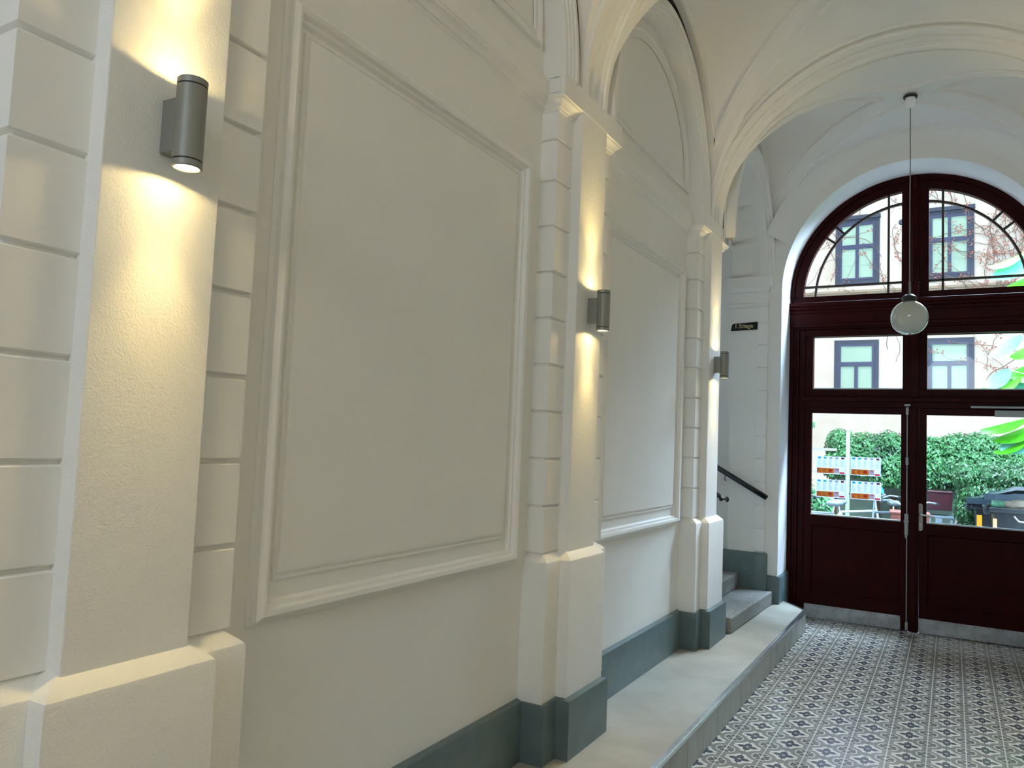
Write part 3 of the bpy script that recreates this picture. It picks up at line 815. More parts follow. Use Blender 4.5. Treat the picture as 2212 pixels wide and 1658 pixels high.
def fixed_light(n_, x0, x1, z0, z1):
    root = structure(empty('window_%d' % n_, (x0, YD, z0))); mb = MB(); mb.quad((0, 0.03, 0), (x1 - x0, 0.03, 0), (x1 - x0, 0.03, z1 - z0), (0, 0.03, z1 - z0))
    mb.build('pane', M['glass'], root)
    b_ = MB(); b_.box(0, x1 - x0, 0.0, 0.04, 0.0, 0.012); b_.build('glazing_bead', M['bikewhite'], root)
fixed_light(3, -1.185, -0.40, 2.20, 2.715); fixed_light(4, -0.20, 0.585, 2.20, 2.715)

def leaf(n_, x0, x1, gx0, gx1):
    root = structure(empty('door_%d' % n_, (x0, YD, 0))); w = x1 - x0; a = gx0 - x0; b = gx1 - x0
    mb = MB(); y0, y1 = -0.005, 0.05
    mb.box(0, a, y0, y1, 0.008, 2.03); mb.box(b, w, y0, y1, 0.008, 2.03)
    mb.box(a, b, y0, y1, 1.968, 2.03); mb.box(a, b, y0, y1, 0.895, 0.985); mb.box(a, b, y0, y1, 0.008, 0.25)
    mb.build('stile_and_rail', M['door'], root, bevel=0.003)
    p = MB(); p.box(a + 0.0, b - 0.0, 0.006, 0.04, 0.25, 0.895)
    p.sweep([(a, 0.25), (a, 0.895), (b, 0.895), (b, 0.25)], [(-0.002, 0.004), (0.0, -0.004), (0.008, -0.006), (0.018, 0.004), (0.02, 0.008)], closed=True, fn=lambda u, v, h: (u, h, v))
    p.build('lower_panel', M['door'], root)
    g = MB(); g.quad((a, 0.03, 0.985), (b, 0.03, 0.985), (b, 0.03, 1.968), (a, 0.03, 1.968)); g.build('pane', M['glass'], root)
    gb = MB(); gb.box(a, b, 0.0, 0.035, 0.985, 0.997); gb.build('glazing_bead', M['bikewhite'], root)
    k = MB(); k.box(0.019 if n_ == 1 else 0.0, w - 0.064 if n_ == 1 else w, -0.009, -0.005, 0.012, 0.137)
    kp = k.build('kick_plate', M['steelplate'], root)
    sc = MB()
    for i in range(9):
        xx = 0.02 + (w - 0.09) * i / 8
        for zz in (0.025, 0.125): sc.lathe([(0.004, 0), (0.0, -0.002)], (xx, -0.0095, zz), 8, 'y')
    sc.build('screws', M['black'], kp)
    return root
d1 = leaf(1, -1.257, -0.345, -1.190, -0.410)
d2 = leaf(2, -0.262, 0.658, -0.202, 0.585)
# espagnolette bolt on the left leaf
es = MB(); es.tube([(-0.358 + 1.257, -0.022, 2.03), (-0.358 + 1.257, -0.022, 0.03)], 0.0055, 10)
es_o = es.build('bolt_rod', M['rodgrey'], d1, smooth=60)
gd = MB()
for z in (2.0, 1.54, 0.055): gd.box(0.887, 0.911, -0.034, -0.004, z - 0.035, z + 0.035)
gd.box(0.874, 0.924, -0.03, 0.0, 2.045, 2.065)
gd.build('rod_guide', M['guide'], d1, bevel=0.003)
lt = MB(); lt.box(0.879, 0.912, -0.032, -0.004, 0.87, 1.06); lt.obox((0.895, -0.045, 0.92), (0.009, 0, 0), (0, 0.008, 0.0), (0, 0.012, 0.075)); lt.lathe([(0.012, -0.02), (0.012, 0.02)], (0.895, -0.036, 0.99), 12, 'x')
lt.build('bolt_lever', M['guide'], d1, bevel=0.002)
as_ = MB(); as_.box(0.912, 0.994, -0.03, 0.03, 0.01, 2.03); as_.box(0.934, 0.974, -0.042, -0.03, 0.01, 2.03); as_.build('astragal', M['door'], d1, bevel=0.005)
# handle on the right leaf
hx = 0.012
bp = MB(); n = 16
poly = [(0.020 * cos(pi * i / n), 1.143 + 0.020 * sin(pi * i / n)) for i in range(n + 1)] + [(-0.020 * cos(pi * i / n), 0.937 - 0.020 * sin(pi * i / n)) for i in range(n + 1)]
bp.prism([(u + hx, v) for u, v in poly], 0.006, 0.011, fn=lambda u, v, w: (u, -w, v)); bpo = bp.build('back_plate', M['rodgrey'], d2)
hd = MB(); hd.tube([(hx, -0.01, 1.067), (hx, -0.05, 1.067), (hx + 0.012, -0.06, 1.066), (hx + 0.115, -0.062, 1.052)], [0.009, 0.009, 0.009, 0.008], 12); hd.build('door_handle', M['chrome'], d2, smooth=60)
ky = MB(); ky.lathe([(0.009, -0.013), (0.009, -0.006)], (hx, 0, 0.975), 14, 'y'); ky.build('lock_cylinder', M['chrome'], d2)
# door closer
dc = MB(); dc.box(0.585, 0.84, -0.055, -0.006, 1.962, 2.018); dco = dc.build('door_closer', M['guide'], d2, bevel=0.004)
ar = MB(); ar.box(0.405, 0.90, -0.075, -0.055, 2.034, 2.052); ar.build('closer_track', M['guide'], d2, bevel=0.002)

# ------------------------------------------------------------------ notices taped to the left pane
def poster(x0, x1, z0, z1, label, seed):
    root = empty('notice', ((x0 + x1) / 2, YD + 0.024, (z0 + z1) / 2)); w = x1 - x0; h = z1 - z0
    tag(root, label, 'notice', 'notices taped inside the left door pane')
    def R(name, m_, a, b, c, d, y=-0.0012, e=0.0004):
        q = MB(); xa, xb, za, zb_ = -w / 2 + a * w, -w / 2 + b * w, -h / 2 + c * h, -h / 2 + d * h; q.quad((xa, y, za), (xb, y, za), (xb, y, zb_), (xa, y, zb_)); return q.build(name, m_, root)
    R('sheet', M['paper'], 0, 1, 0, 1, -0.0006, 0.0006)
    R('price_band', M['orange'], 0.02, 0.60, 0.03, 0.33)
    R('side_box', M['peach'], 0.60, 0.79, 0.05, 0.33)
    R('red_corner', M['redink'], 0.80, 0.97, 0.03, 0.13)
    R('red_mark', M['redink'], 0.66, 0.75, 0.26, 0.31, -0.0018)
    R('red_picture', M['redink'], 0.44, 0.55, 0.14, 0.26, -0.0018)
    cs = ['blueink', 'greenink', 'greyink', 'greyink', 'brownink']
    for i, c in enumerate(cs): R('icon', M[c], 0.05 + 0.2 * i, 0.155 + 0.2 * i, 0.86, 0.97)
    rnd = random.Random(seed); q = MB()
    for i in range(5):
        for j in range(11):
            L = rnd.uniform(0.06, 0.16); zz = 0.80 - j * 0.04
            xa, xb, za, zc = -w / 2 + (0.03 + 0.2 * i) * w, -w / 2 + (0.03 + 0.2 * i + L) * w, -h / 2 + zz * h, -h / 2 + (zz + 0.014) * h; q.quad((xa, -0.0012, za), (xb, -0.0012, za), (xb, -0.0012, zc), (xa, -0.0012, zc))
    for i in range(3):
        for j in range(6):
            zz = 0.07 + j * 0.04; q.box(-w / 2 + (0.04 + 0.19 * i) * w, -w / 2 + (0.04 + 0.19 * i + rnd.uniform(.06, .14)) * w, -0.002, -0.0014, -h / 2 + zz * h, -h / 2 + (zz + 0.012) * h)
    q.build('printed_lines', M['ink'], root)['kind'] = 'stuff'
poster(-1.146, -0.884, 1.385, 1.552, 'printed notice, upper left of the four taped to the door glass', 1)
poster(-0.840, -0.580, 1.385, 1.558, 'printed notice, upper right of the four taped to the door glass', 2)
poster(-1.146, -0.884, 1.160, 1.330, 'printed notice, lower left of the four taped to the door glass', 3)
poster(-0.837, -0.575, 1.160, 1.330, 'printed notice, lower right of the four taped to the door glass', 4)

# ------------------------------------------------------------------ wall sconces
def spot(name, loc, down, energy, ang, blend, parent, col):
    l = bpy.data.lights.new(name, 'SPOT'); l.energy = energy; l.spot_size = radians(ang); l.spot_blend = blend; l.color = col; l.shadow_soft_size = 0.018
    o = bpy.data.objects.new(name, l); o.location = loc; o.rotation_euler = (0, 0, 0) if down else (pi, 0, 0); link(o, parent); return o
WARM = (1.0, 0.72, 0.27)
def sconce(x, y, z0, z1, label, mir=False, power=1.0):
    X = 2 * AX - x if mir else x; sx = -1 if mir else 1
    root = empty('wall_sconce', (X, y, (z0 + z1) / 2)); H = (z1 - z0) / 2; r = 0.0325
    tag(root, label, 'wall lamp', 'grey cylinder wall lamps lit up and down')
    mb = MB(); mb.lathe([(0.026, -H + 0.018), (r, -H + 0.018), (r, H - 0.018), (0.026, H - 0.018)], (0, 0, 0), 40); mb.build('body', M['lampgrey'], root, smooth=40)
    for s in (-1, 1):
        cp = MB(); cp.lathe([(0.027, s * (H - 0.0145)), (r, s * (H - 0.0145)), (r + 0.0003, s * (H - 0.002)), (r - 0.002, s * H), (0.028, s * H), (0.0265, s * (H - 0.003)), (0.0265, s * (H - 0.012))], (0, 0, 0), 40)
        cp.build('end_cap', M['lampgrey'], root, smooth=40)
        rg = MB(); rg.lathe([(0.0, s * (H - 0.016)), (r - 0.0012, s * (H - 0.018)), (r - 0.0012, s * (H - 0.0145)), (0.0, s * (H - 0.0145))], (0, 0, 0), 40); rg.build('seal_ring', M['black'], root)
        ln = MB(); ln.lathe([(0.0, s * (H - 0.0060)), (0.018, s * (H - 0.0065)), (0.0262, s * (H - 0.009)), (0.0262, s * (H - 0.010)), (0.0, s * (H - 0.010))], (0, 0, 0), 32); ln.build('lens', M['lens'], root, smooth=60)
    bk_ = MB(); xs = sorted(((-1.55 - x) * sx, (-0.022) * sx)); bk_.box(xs[0], xs[1], -0.0185, 0.0185, -0.061, 0.061); bk_.build('bracket', M['lampgrey'], root, bevel=0.0015)
    for s in (-1, 1):
        spot('lamp_spill', (0, 0, s * (H - 0.004)), s < 0, 0.62 * power, 166, 0.12, root, WARM)
        spot('lamp_beam', (0, 0, s * (H - 0.004)), s < 0, 1.25 * power, 110, 1.0, root, WARM)
        spot('lamp_core', (0, 0, s * (H - 0.004)), s < 0, (6.5 if s < 0 else 9.0) * power, 62, 1.0, root, WARM)
    return root
sconce(-1.475, 1.08, 2.166, 2.368, 'grey cylinder wall lamp on the nearest pilaster, largest of the three')
sconce(-1.475, 3.43, 2.138, 2.336, 'grey cylinder wall lamp on the middle pilaster between two framed wall panels')
sconce(-1.475, 5.74, 2.112, 2.312, 'grey cylinder wall lamp on the far pilaster beside the stair opening')
for c in (-1.25, 1.08, 3.43, 5.74): sconce(-1.475, c, 2.14, 2.34, 'extra unseen grey cylinder wall lamp on the right wall, facing the %s' % {-1.25: 'wall behind the camera', 1.08: 'nearest left pilaster', 3.43: 'middle left pilaster', 5.74: 'far left pilaster'}[c], True, 2.2 if c < 4 else 1.2)  # extra unseen lamps, power raised to brighten the left wall
sconce(-1.475, -1.25, 2.14, 2.34, 'extra unseen grey cylinder wall lamp on the left wall behind the camera', False, 2.0)  # another added lamp out of view, run stronger to lift the near bays

# ------------------------------------------------------------------ pendant lamp
pc = Vector((-0.292, 6.70, 4.455)); pd = empty('pendant_lamp', pc)
tag(pd, 'opal glass globe pendant on a long thin rod hanging before the red door', 'pendant lamp')
mb = MB(); mb.lathe([(0.036, 0.01), (0.037, -0.030), (0.034, -0.048), (0.022, -0.066), (0.008, -0.074), (0.008, -0.082), (0.0, -0.082)], (0, 0, -0.02), 28); mb.build('ceiling_rose', M['reveal'], pd, smooth=50)
mb = MB(); mb.lathe([(0.052, 0.012), (0.050, 0.000), (0.030, -0.002)], (0.0, 0, -0.018), 24); mb.build('rose_gap', M['black'], pd)
mb = MB(); mb.tube([(0, 0, -0.09), (0.002, 0, -0.5), (0, 0, -1.0), (0.002, 0, -1.62)], 0.0042, 8); mb.tube([(0.002, 0, -1.50), (0.0025, 0, -1.63)], 0.0075, 8); mb.build('rod', M['cord'], pd, smooth=60)
mb = MB(); mb.lathe([(0.0, -1.60), (0.030, -1.605), (0.050, -1.622), (0.053, -1.640), (0.053, -1.668), (0.045, -1.672)], (0, 0, 0), 32); mb.build('cap', M['black'], pd, smooth=40)
mb = MB(); Rg = 0.1355; mb.lathe([(max(Rg * sin(pi * i / 36), 0.0), Rg * cos(pi * i / 36)) for i in range(4, 37)], (0, 0, -1.788), 48); mb.build('globe', M['opal'], pd, smooth=60)
# ------------------------------------------------------------------ courtyard
gm = MB(); gm.box(-16, 16, 8.125, 30, -0.15, -0.02); structure(gm.build('courtyard_ground', M['courtground']))
YB = 22.0
bd = empty('courtyard_building', (0, YB, 0)); tag(bd, 'cream rendered building with blue framed windows across the courtyard', 'building')
mb = MB(); mb.box(-15, 15, 0, 3, 0, 15); mb.build('wall', M['facade'], bd)
mb = MB(); mb.box(-15, 15, -0.06, 0.0, 5.72, 5.82); mb.box(-15, 15, -0.10, 0.0, 5.82, 5.88); mb.box(-15, 15, -0.04, 0.0, 4.70, 4.78); mb.build('string_course', M['cornice'], bd)
def fwin(x0, x1, z0, z1, zt, split_top, blinds):
    fr = MB(); w = 0.11
    fr.box(x0, x0 + w, -0.03, 0.10, z0, z1); fr.box(x1 - w, x1, -0.03, 0.10, z0, z1); fr.box(x0 + w, x1 - w, -0.03, 0.10, z1 - w, z1); fr.box(x0 + w, x1 - w, -0.03, 0.10, z0, z0 + w)
    o = fr.build('window', M['winreveal'], bd); sash = MB(); a, b = x0 + w, x1 - w; s = 0.05; xm = (a + b) / 2
    sash.box(a, a + s, -0.045, 0.02, z0 + w, z1 - w); sash.box(b - s, b, -0.045, 0.02, z0 + w, z1 - w); sash.box(a, b, -0.05, 0.02, zt - 0.055, zt + 0.055)
    sash.box(a + s, b - s, -0.044, 0.02, z0 + w, z0 + w + s); sash.box(a + s, b - s, -0.044, 0.02, z1 - w - s, z1 - w)
    sash.box(xm - 0.04, xm + 0.04, -0.048, 0.02, z0 + w, zt)
    if split_top: sash.box(xm - 0.035, xm + 0.035, -0.048, 0.02, zt, z1 - w)
    sash.build('sash', M['winframe'], o)
    bl = MB(); bl.quad((a, -0.005, z0 + w), (b, -0.005, z0 + w), (b, -0.005, z1 - w), (a, -0.005, z1 - w))
    if blinds:
        bl.box(a, b, -0.012, -0.006, z0 + w + (zt - z0 - w) * 0.43, z0 + w + (zt - z0 - w) * 0.45)
    bl.build('blind', M['blind'], o)
for x0 in (-7.0, -4.87, -2.735, -0.60, 1.55, 3.70):
    x1 = x0 + 1.075
    fwin(x0, x1, 6.06, 7.80, 7.06, True, True)
    fwin(x0, x1, 2.88, 4.56, 3.92, False, False)
    hd_ = MB(); hd_.box(x0 - 0.02, x1 + 0.02, -0.09, 0.0, 7.80, 7.90); hd_.build('window_head', M['winreveal'], bd)
mb = MB(); mb.lathe([(0.0, -0.08), (0.06, -0.07), (0.07, 0.0)], (-1.15, 0, 7.62), 16, 'y'); mb.build('wall_light', M['winreveal'], bd)

# dry creeper on the facade
def vine(seed, region, count, length, leaves, name, label):
    rnd = random.Random(seed); root = empty(name, ((region[0] + region[1]) / 2, YB - 0.15, region[2])); tag(root, label, 'creeper')
    ox, oy, oz = root.location
    st = MB(); lf = MB()
    for _ in range(count):
        x = rnd.uniform(region[0], region[1]); z = rnd.uniform(region[2], region[3]); a = rnd.uniform(pi * 0.3, pi * 0.7); pts = []; 
        for k in range(length):
            pts.append((x - ox, rnd.uniform(-0.015, 0.0), z - oz)); a += rnd.uniform(-0.5, 0.5); a = max(0.1, min(pi - 0.1, a)); x += 0.13 * cos(a); z += 0.13 * sin(a)
            if rnd.random() < leaves:
                for _k in range(4):
                    cx, cz = x - ox + rnd.uniform(-.07, .07), z - oz + rnd.uniform(-.07, .07); s = rnd.uniform(0.014, 0.034); t_ = rnd.uniform(0, 2 * pi)
                    P = [(cx + s * cos(t_ + q) * (1.0 if i % 2 else 0.6), -0.03 + rnd.uniform(-.015, .015), cz + s * sin(t_ + q) * (1.0 if i % 2 else 0.6)) for i, q in enumerate((0, pi / 2, pi, 3 * pi / 2))]
                    lf.quad(*P)
        st.tube(pts, 0.004 + rnd.random() * 0.005, 4, False)
    st.build('stems', M['twig'], root, fixn=False)['kind'] = 'stuff'
    lf.build('dry_leaves', M['dryleaf'], root, fixn=False)['kind'] = 'stuff'
vine(3, (0.55, 2.6, 3.0, 7.6), 90, 18, 0.35, 'dry_creeper', 'dense bare creeper with dry red leaves right of the courtyard windows')
vine(5, (-1.70, -0.55, 2.9, 7.8), 12, 14, 0.30, 'dry_creeper', 'thin dry creeper on the facade between the two window columns')
vine(8, (-3.6, -2.75, 3.0, 7.0), 7, 14, 0.22, 'dry_creeper', 'sparse dry creeper on the facade left of the left windows')
vine(9, (-2.4, 0.6, 7.75, 8.1), 10, 8, 0.5, 'dry_creeper', 'red leaved creeper over the tops of the upper windows')

# foliage
def leafcloud(mb, rnd, blobs, count, size, droop=0.5):
    tot = sum(b[3] * b[4] * b[5] for b in blobs) if blobs else 1
    areas = [(b[3] * b[5]) for b in blobs]; T = sum(areas)
    for b, ar_ in zip(blobs, areas):
        cx, cy, cz, rx, ry, rz = b
        for _ in range(int(count * ar_ / T)):
            # favour the camera side and the top
            while True:
                d = Vector((rnd.gauss(0, 1), rnd.gauss(0, 1), rnd.gauss(0, 1))).normalized()
                if d.y < 0.35: break
            k = rnd.uniform(0.80, 1.05)
            p = Vector((cx + d.x * rx * k, cy + d.y * ry * k, cz + d.z * rz * k))
            n = (Vector((d.x, d.y, d.z)) * 0.7 + Vector((rnd.uniform(-.7, .7), rnd.uniform(-.7, .2), rnd.uniform(-.3, .9)))).normalized()
            t_ = n.cross(Vector((rnd.uniform(-1, 1), rnd.uniform(-1, 1), -droop * 2))).normalized(); u = n.cross(t_)
            s = size * rnd.uniform(0.6, 1.25)
            a = p - u * s; c = p + u * s; bq = p + t_ * s * 0.48 + n * s * 0.12; dq = p - t_ * s * 0.48 + n * s * 0.12
            mb.quad(a, bq, c, dq)
def hedge(name, loc, blobs, count, size, material, label, cat, seed, core=True):
    root = empty(name, loc); tag(root, label, cat); rnd = random.Random(seed)
    L = Vector(loc); bl = [(b[0] - L.x, b[1] - L.y, b[2] - L.z, b[3], b[4], b[5]) for b in blobs]
    mb = MB(); leafcloud(mb, rnd, bl, count, size); mb.build('foliage', material, root, fixn=False)
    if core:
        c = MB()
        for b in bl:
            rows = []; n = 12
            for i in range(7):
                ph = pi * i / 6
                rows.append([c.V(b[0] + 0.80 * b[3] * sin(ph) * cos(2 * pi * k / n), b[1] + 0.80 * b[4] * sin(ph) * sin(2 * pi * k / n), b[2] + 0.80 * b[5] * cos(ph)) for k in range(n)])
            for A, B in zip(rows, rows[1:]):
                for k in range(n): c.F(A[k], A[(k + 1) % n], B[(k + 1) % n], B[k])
        c.build('shade_core', M['ivydark'], root, fixn=False)  # solid core; shade deep between the leaves is put into its dark colour
    return root
rnd = random.Random(2)
bl = []
for i in range(26):
    x = -1.60 + i * 0.14; bl.append((x + rnd.uniform(-.05, .05), 13.2, 1.66 + rnd.uniform(-.07, .04), 0.20, 0.30, 0.27))
    bl.append((x, 13.0, 1.42 + rnd.uniform(-.05, .05), 0.18, 0.25, 0.22))
for x in (-0.95, -0.8, -0.62, -0.45): bl.append((x, 12.95, 1.25 + rnd.uniform(-.05, .05), 0.16, 0.2, 0.2))
for x in (-0.25, -0.1, 0.05): bl.append((x, 12.95, 1.30, 0.16, 0.2, 0.2))
hedge('ivy_hedge', (0, 13.1, 0), bl, 30000, 0.034, M['ivy'], 'bright green creeper spilling over the yard wall across both panes', 'hedge', 11)
bl = []
for i in range(9):
    x = 0.20 + i * 0.17; z = 0.25
    while z < 1.50 - (0.10 if i == 0 else 0): bl.append((x + rnd.uniform(-.04, .04), 11.75 + 0.04 * i, z, 0.17, 0.22, 0.2)); z += 0.22
hedge('ivy_bush', (0.8, 11.7, 0), bl, 18000, 0.029, M['ivydark'], 'dark green ivy bush reaching the ground behind the rubbish bins', 'bush', 12)
hedge('shrub', (-2.02, 12.3, 0), [(-2.0, 12.3, 1.86, 0.15, 0.15, 0.20), (-1.93, 12.3, 1.98, 0.12, 0.12, 0.10), (-2.06, 12.3, 2.08, 0.10, 0.10, 0.10), (-1.95, 12.3, 1.68, 0.10, 0.10, 0.08)], 500, 0.045, M['shrub'], 'small leafy climber at the far left of the left pane', 'shrub', 13, False)
mb = MB(); mb.tube([(0.05, 0, 0), (0.03, 0, 0.9), (0.07, 0, 1.5), (0.02, 0, 2.0)], 0.008, 6); mb.build('stem', M['twig'], bpy.data.objects['shrub'])
hedge('ground_shrub', (-1.85, 12.0, 0), [(-1.95, 12.0, 0.95, 0.22, 0.2, 0.26), (-1.72, 11.9, 0.78, 0.24, 0.2, 0.22), (-2.0, 12.0, 0.6, 0.3, 0.2, 0.3), (-1.70, 12.0, 0.5, 0.3, 0.2, 0.3)], 1300, 0.06, M['shrub'], 'low green shrub behind the bicycles under the notices', 'shrub', 14)

# yard wall boards and posts under the hedge
yw = empty('board_wall', (0, 13.6, 0)); tag(yw, 'green grey board wall in shade under the bright hedge', 'wall')
mb = MB(); mb.box(-1.62, 2.5, 0, 0.06, 0, 1.5)
mb.build('boards', M['greenwall'], yw)
def post(x, y, z1, w, m_, label, name='post'):
    mb = MB(); mb.box(-w / 2, w / 2, -w / 2, w / 2, 0, z1); mb.box(-w / 2 - 0.006, w / 2 + 0.006, -w / 2 - 0.006, w / 2 + 0.006, z1 - 0.03, z1)
    o = mb.build(name, m_, bevel=0.004); o.location = (x, y, 0); tag(o, label, 'post'); return o
post(-1.36, 12.6, 1.95, 0.055, M['palepost'], 'tall pale green post between the left and right notices')
post(-0.80, 13.5, 0.95, 0.08, M['wood'], 'dark wooden post right of the bicycles', 'wooden_post')
post(-1.02, 13.5, 0.95, 0.06, M['wood'], 'narrow dark wooden post behind the bicycle saddles', 'wooden_post')
post(-1.62, 13.4, 0.95, 0.04, M['wood'], 'thin brown post behind the leftmost bicycle', 'wooden_post')
rl = MB(); rl.box(-0.6, 0.0, -0.02, 0.02, -0.02, 0.02); o = rl.build('fence_rail', M['rodgrey']); o.location = (-1.55, 12.9, 1.63); tag(o, 'grey fence rail left of the hedge behind the climber', 'rail')
rl = MB(); rl.box(-0.55, 0.0, -0.015, 0.015, -0.012, 0.012); o = rl.build('fence_rail', M['rodgrey']); o.location = (-1.60, 12.9, 1.28); tag(o, 'lower grey fence rail partly hidden by the left notices', 'rail')

# bicycles
def bicycle(loc, rz, label, white=False, extra=None, crate=False):
    root = empty('bicycle', loc, rz); tag(root, label, 'bicycle', 'bicycles parked behind the left door pane')
    for sx in (-0.52, 0.52):
        w = MB(); R_ = 0.33; n = 32
        pts = [(sx + R_ * cos(2 * pi * k / n), 0, R_ + R_ * sin(2 * pi * k / n)) for k in range(n + 1)]; w.tube(pts, 0.017, 6, False)
        wo = w.build('wheel', M['bikeblack'], root, smooth=60)
        sp_ = MB()
        for k in range(12): a = 2 * pi * k / 12; sp_.tube([(sx, 0, R_), (sx + (R_ - .02) * cos(a), 0, R_ + (R_ - .02) * sin(a))], 0.002, 4)
        sp_.build('spokes', M['bike'], wo)
        fd = MB(); pts = [(sx + 0.36 * cos(a), 0, R_ + 0.36 * sin(a)) for a in [pi * (0.15 + 0.75 * k / 12) for k in range(13)]]; fd.tube(pts, 0.012, 6); fd.build('mudguard', M['bikewhite'] if white else M['bike'], root, smooth=60)
    f_ = MB(); bb = (-0.08, 0, 0.30); st = (-0.22, 0, 0.80); ht = (0.38, 0, 0.82); hb = (0.41, 0, 0.68)
    for a, b in ((bb, st), (st, ht), (bb, hb), (ht, hb), (bb, (-0.52, 0, 0.33)), (st, (-0.52, 0, 0.33)), (hb, (0.52, 0, 0.33))): f_.tube([a, b], 0.016, 8)
    f_.build('frame', M['bikewhite'] if white else M['bike'], root, smooth=60)
    h = MB(); h.tube([(0.38, 0, 0.80), (0.35, 0, 1.0)], 0.012, 8); h.tube([(0.28, -0.28, 1.05), (0.33, -0.2, 1.06), (0.37, -0.06, 1.0), (0.37, 0.06, 1.0), (0.33, 0.2, 1.06), (0.28, 0.28, 1.05)], 0.012, 8)
    h.build('handlebar', M['bikewhite'] if white else M['bike'], root, smooth=60)
    for s in (-1, 1):
        g = MB(); g.tube([(0.28, s * 0.28, 1.05), (0.18, s * 0.31, 1.03)], 0.017, 8); g.build('grip', M['bikeblack'], root, smooth=60)
    s = MB(); s.lathe([(0.0, -0.04), (0.06, -0.035), (0.095, -0.01), (0.10, 0.012), (0.07, 0.035), (0.0, 0.04)], (0, 0, 0), 20)
    s.v = [(x * 1.15 - 0.25 + (0.02 if x > 0 else 0), y * (0.70 if x < 0 else max(0.35, 1 - x * 8)), z + 0.93) for x, y, z in s.v]; s.build('saddle', M['saddle'], root, smooth=60)
    sp2 = MB(); sp2.tube([(-0.22, 0, 0.78), (-0.25, 0, 0.91)], 0.012, 8); sp2.build('seat_post', M['chrome'], root, smooth=60)
    if crate:
        c = MB(); c.box(0.42, 0.78, -0.2, 0.2, 0.72, 0.94); c.box(0.41, 0.79, -0.21, 0.21, 0.93, 0.955); c.build('carrier_crate', M['crate'], root, bevel=0.006)
        text_obj('crate_lettering', 'erim31', 0.07, (0.784, 0.0, 0.84), (radians(90), 0, radians(90)), M['bikewhite'], root)
    if extra:
        e = MB(); e.lathe([(0.02, -0.06), (0.06, 0.05), (0.055, 0.05), (0.0, -0.04)], (0, 0, 0), 18); eo = e.build('blue_horn', M['bluecup'], root, smooth=60); eo.location = (0.36, -0.05, 1.10); eo.rotation_euler = (radians(70), 0, 0.4)
    return root
bicycle((-1.55, 11.0, -0.02), pi + 0.7, 'bicycle with grey saddle and silver handlebar, leftmost behind the door glass')
bicycle((-1.18, 11.7, -0.02), 0.8, 'bicycle with white frame and bright blue horn on the handlebar', True, True)
bicycle((-0.80, 12.0, -0.02), -pi / 2 - 0.35, 'silver bicycle tangled at the right end of the row, before the dark posts')
bicycle((-0.47, 10.85, -0.02), -pi / 2 + 0.06, 'bicycle with red brown carrier crate, nearest the door bolt', False, None, True)

# rubbish bins
def bin_(loc, label, w, d, h, lid_lift, stripes):
    root = empty('rubbish_bin', loc); tag(root, label, 'bin', 'black rubbish bins in the courtyard')
    b_ = MB(); 
    lo = [(0.06, 0.06), (w - 0.06, 0.06), (w - 0.06, d - 0.06), (0.06, d - 0.06)]; hi = [(0, 0), (w, 0), (w, d), (0, d)]
    A = [b_.V(x, y, 0.12) for x, y in lo]; B = [b_.V(x, y, h) for x, y in hi]; b_.F(*reversed(A)); b_.F(*B)
    for i in range(4): j = (i + 1) % 4; b_.F(A[i], A[j], B[j], B[i])
    for k in range(1, 4): x = w * k / 4; b_.box(x - 0.012, x + 0.012, 0.0, 0.05, 0.25, h - 0.2)
    b_.build('body', M['bin'], root, bevel=0.03, seg=3)
    rm = MB(); rm.box(-0.04, w + 0.04, -0.05, d + 0.03, h - 0.03, h + 0.02); rm.box(-0.09, -0.03, 0.02, 0.30, h - 0.06, h + 0.01)
    for k in range(4): rm.box(-0.10, -0.02, 0.04 + k * 0.07, 0.07 + k * 0.07, h + 0.01, h + 0.025)
    rm.build('rim', M['bin'], root, bevel=0.008)
    hn = MB(); hn.tube([(0.18, -0.06, h - 0.06), (0.22, -0.07, h - 0.11), (0.45, -0.075, h - 0.125), (0.62, -0.07, h - 0.11), (0.66, -0.06, h - 0.05)], 0.010, 8); hn.build('bin_handle', M['rodgrey'], root, smooth=60)
    for s in (0.12, w - 0.12):
        for yy in (0.12, d - 0.12):
            wl = MB(); wl.lathe([(0.02, -0.03), (0.07, -0.03), (0.07, 0.03), (0.02, 0.03)], (s, yy, 0.07), 18, 'x'); wl.build('wheel', M['bikeblack'], root, smooth=40)
    for k, (x0, x1, mm) in enumerate(stripes):
        s_ = MB(); s_.box(x0, x1, -0.012, -0.002, h - 0.55, h - 0.10); s_.build('stripe', M[mm], root)
    l = MB(); n = 10; sec = [(0.0 + d * i / n, 0.03 + 0.085 * sin(pi * min(1, (i / n) * 0.9 + 0.1)) ** 0.7) for i in range(n + 1)]
    rows = []
    for t_, inset in ((-0.06, 1.0), (0.0, 0.35), (0.0, 1.0)): pass
    def row(x, k): return [l.V(x, y - 0.06, zz * k) for y, zz in sec]
    R0 = row(-0.08, 0.10); R1 = row(0.06, 0.35); R2 = row(0.20, 1.0); R3 = row(w - 0.20, 1.0); R4 = row(w - 0.06, 0.35); R5 = row(w + 0.08, 0.10)
    for P_, Q_ in ((R0, R1), (R1, R2), (R2, R3), (R3, R4), (R4, R5)):
        for i in range(n): l.F(P_[i], P_[i + 1], Q_[i + 1], Q_[i])
    l.box(-0.09, 0.16, -0.085, -0.055, -0.05, 0.015); l.box(0.16, w + 0.09, -0.085, -0.06, -0.03, 0.03)
    lo_ = l.build('lid', M['binlid'], root, smooth=40); lo_.location = (0, 0, h + 0.03 + lid_lift); lo_.rotation_euler = (radians(lid_lift * -25), 0, 0)
    return root
bin_((0.385, 9.75, -0.02), 'large black rubbish bin with propped slate lid, nearest the right pane', 1.25, 0.85, 1.08, 0.115, [(-0.005, 0.03, 'stripe_p')])
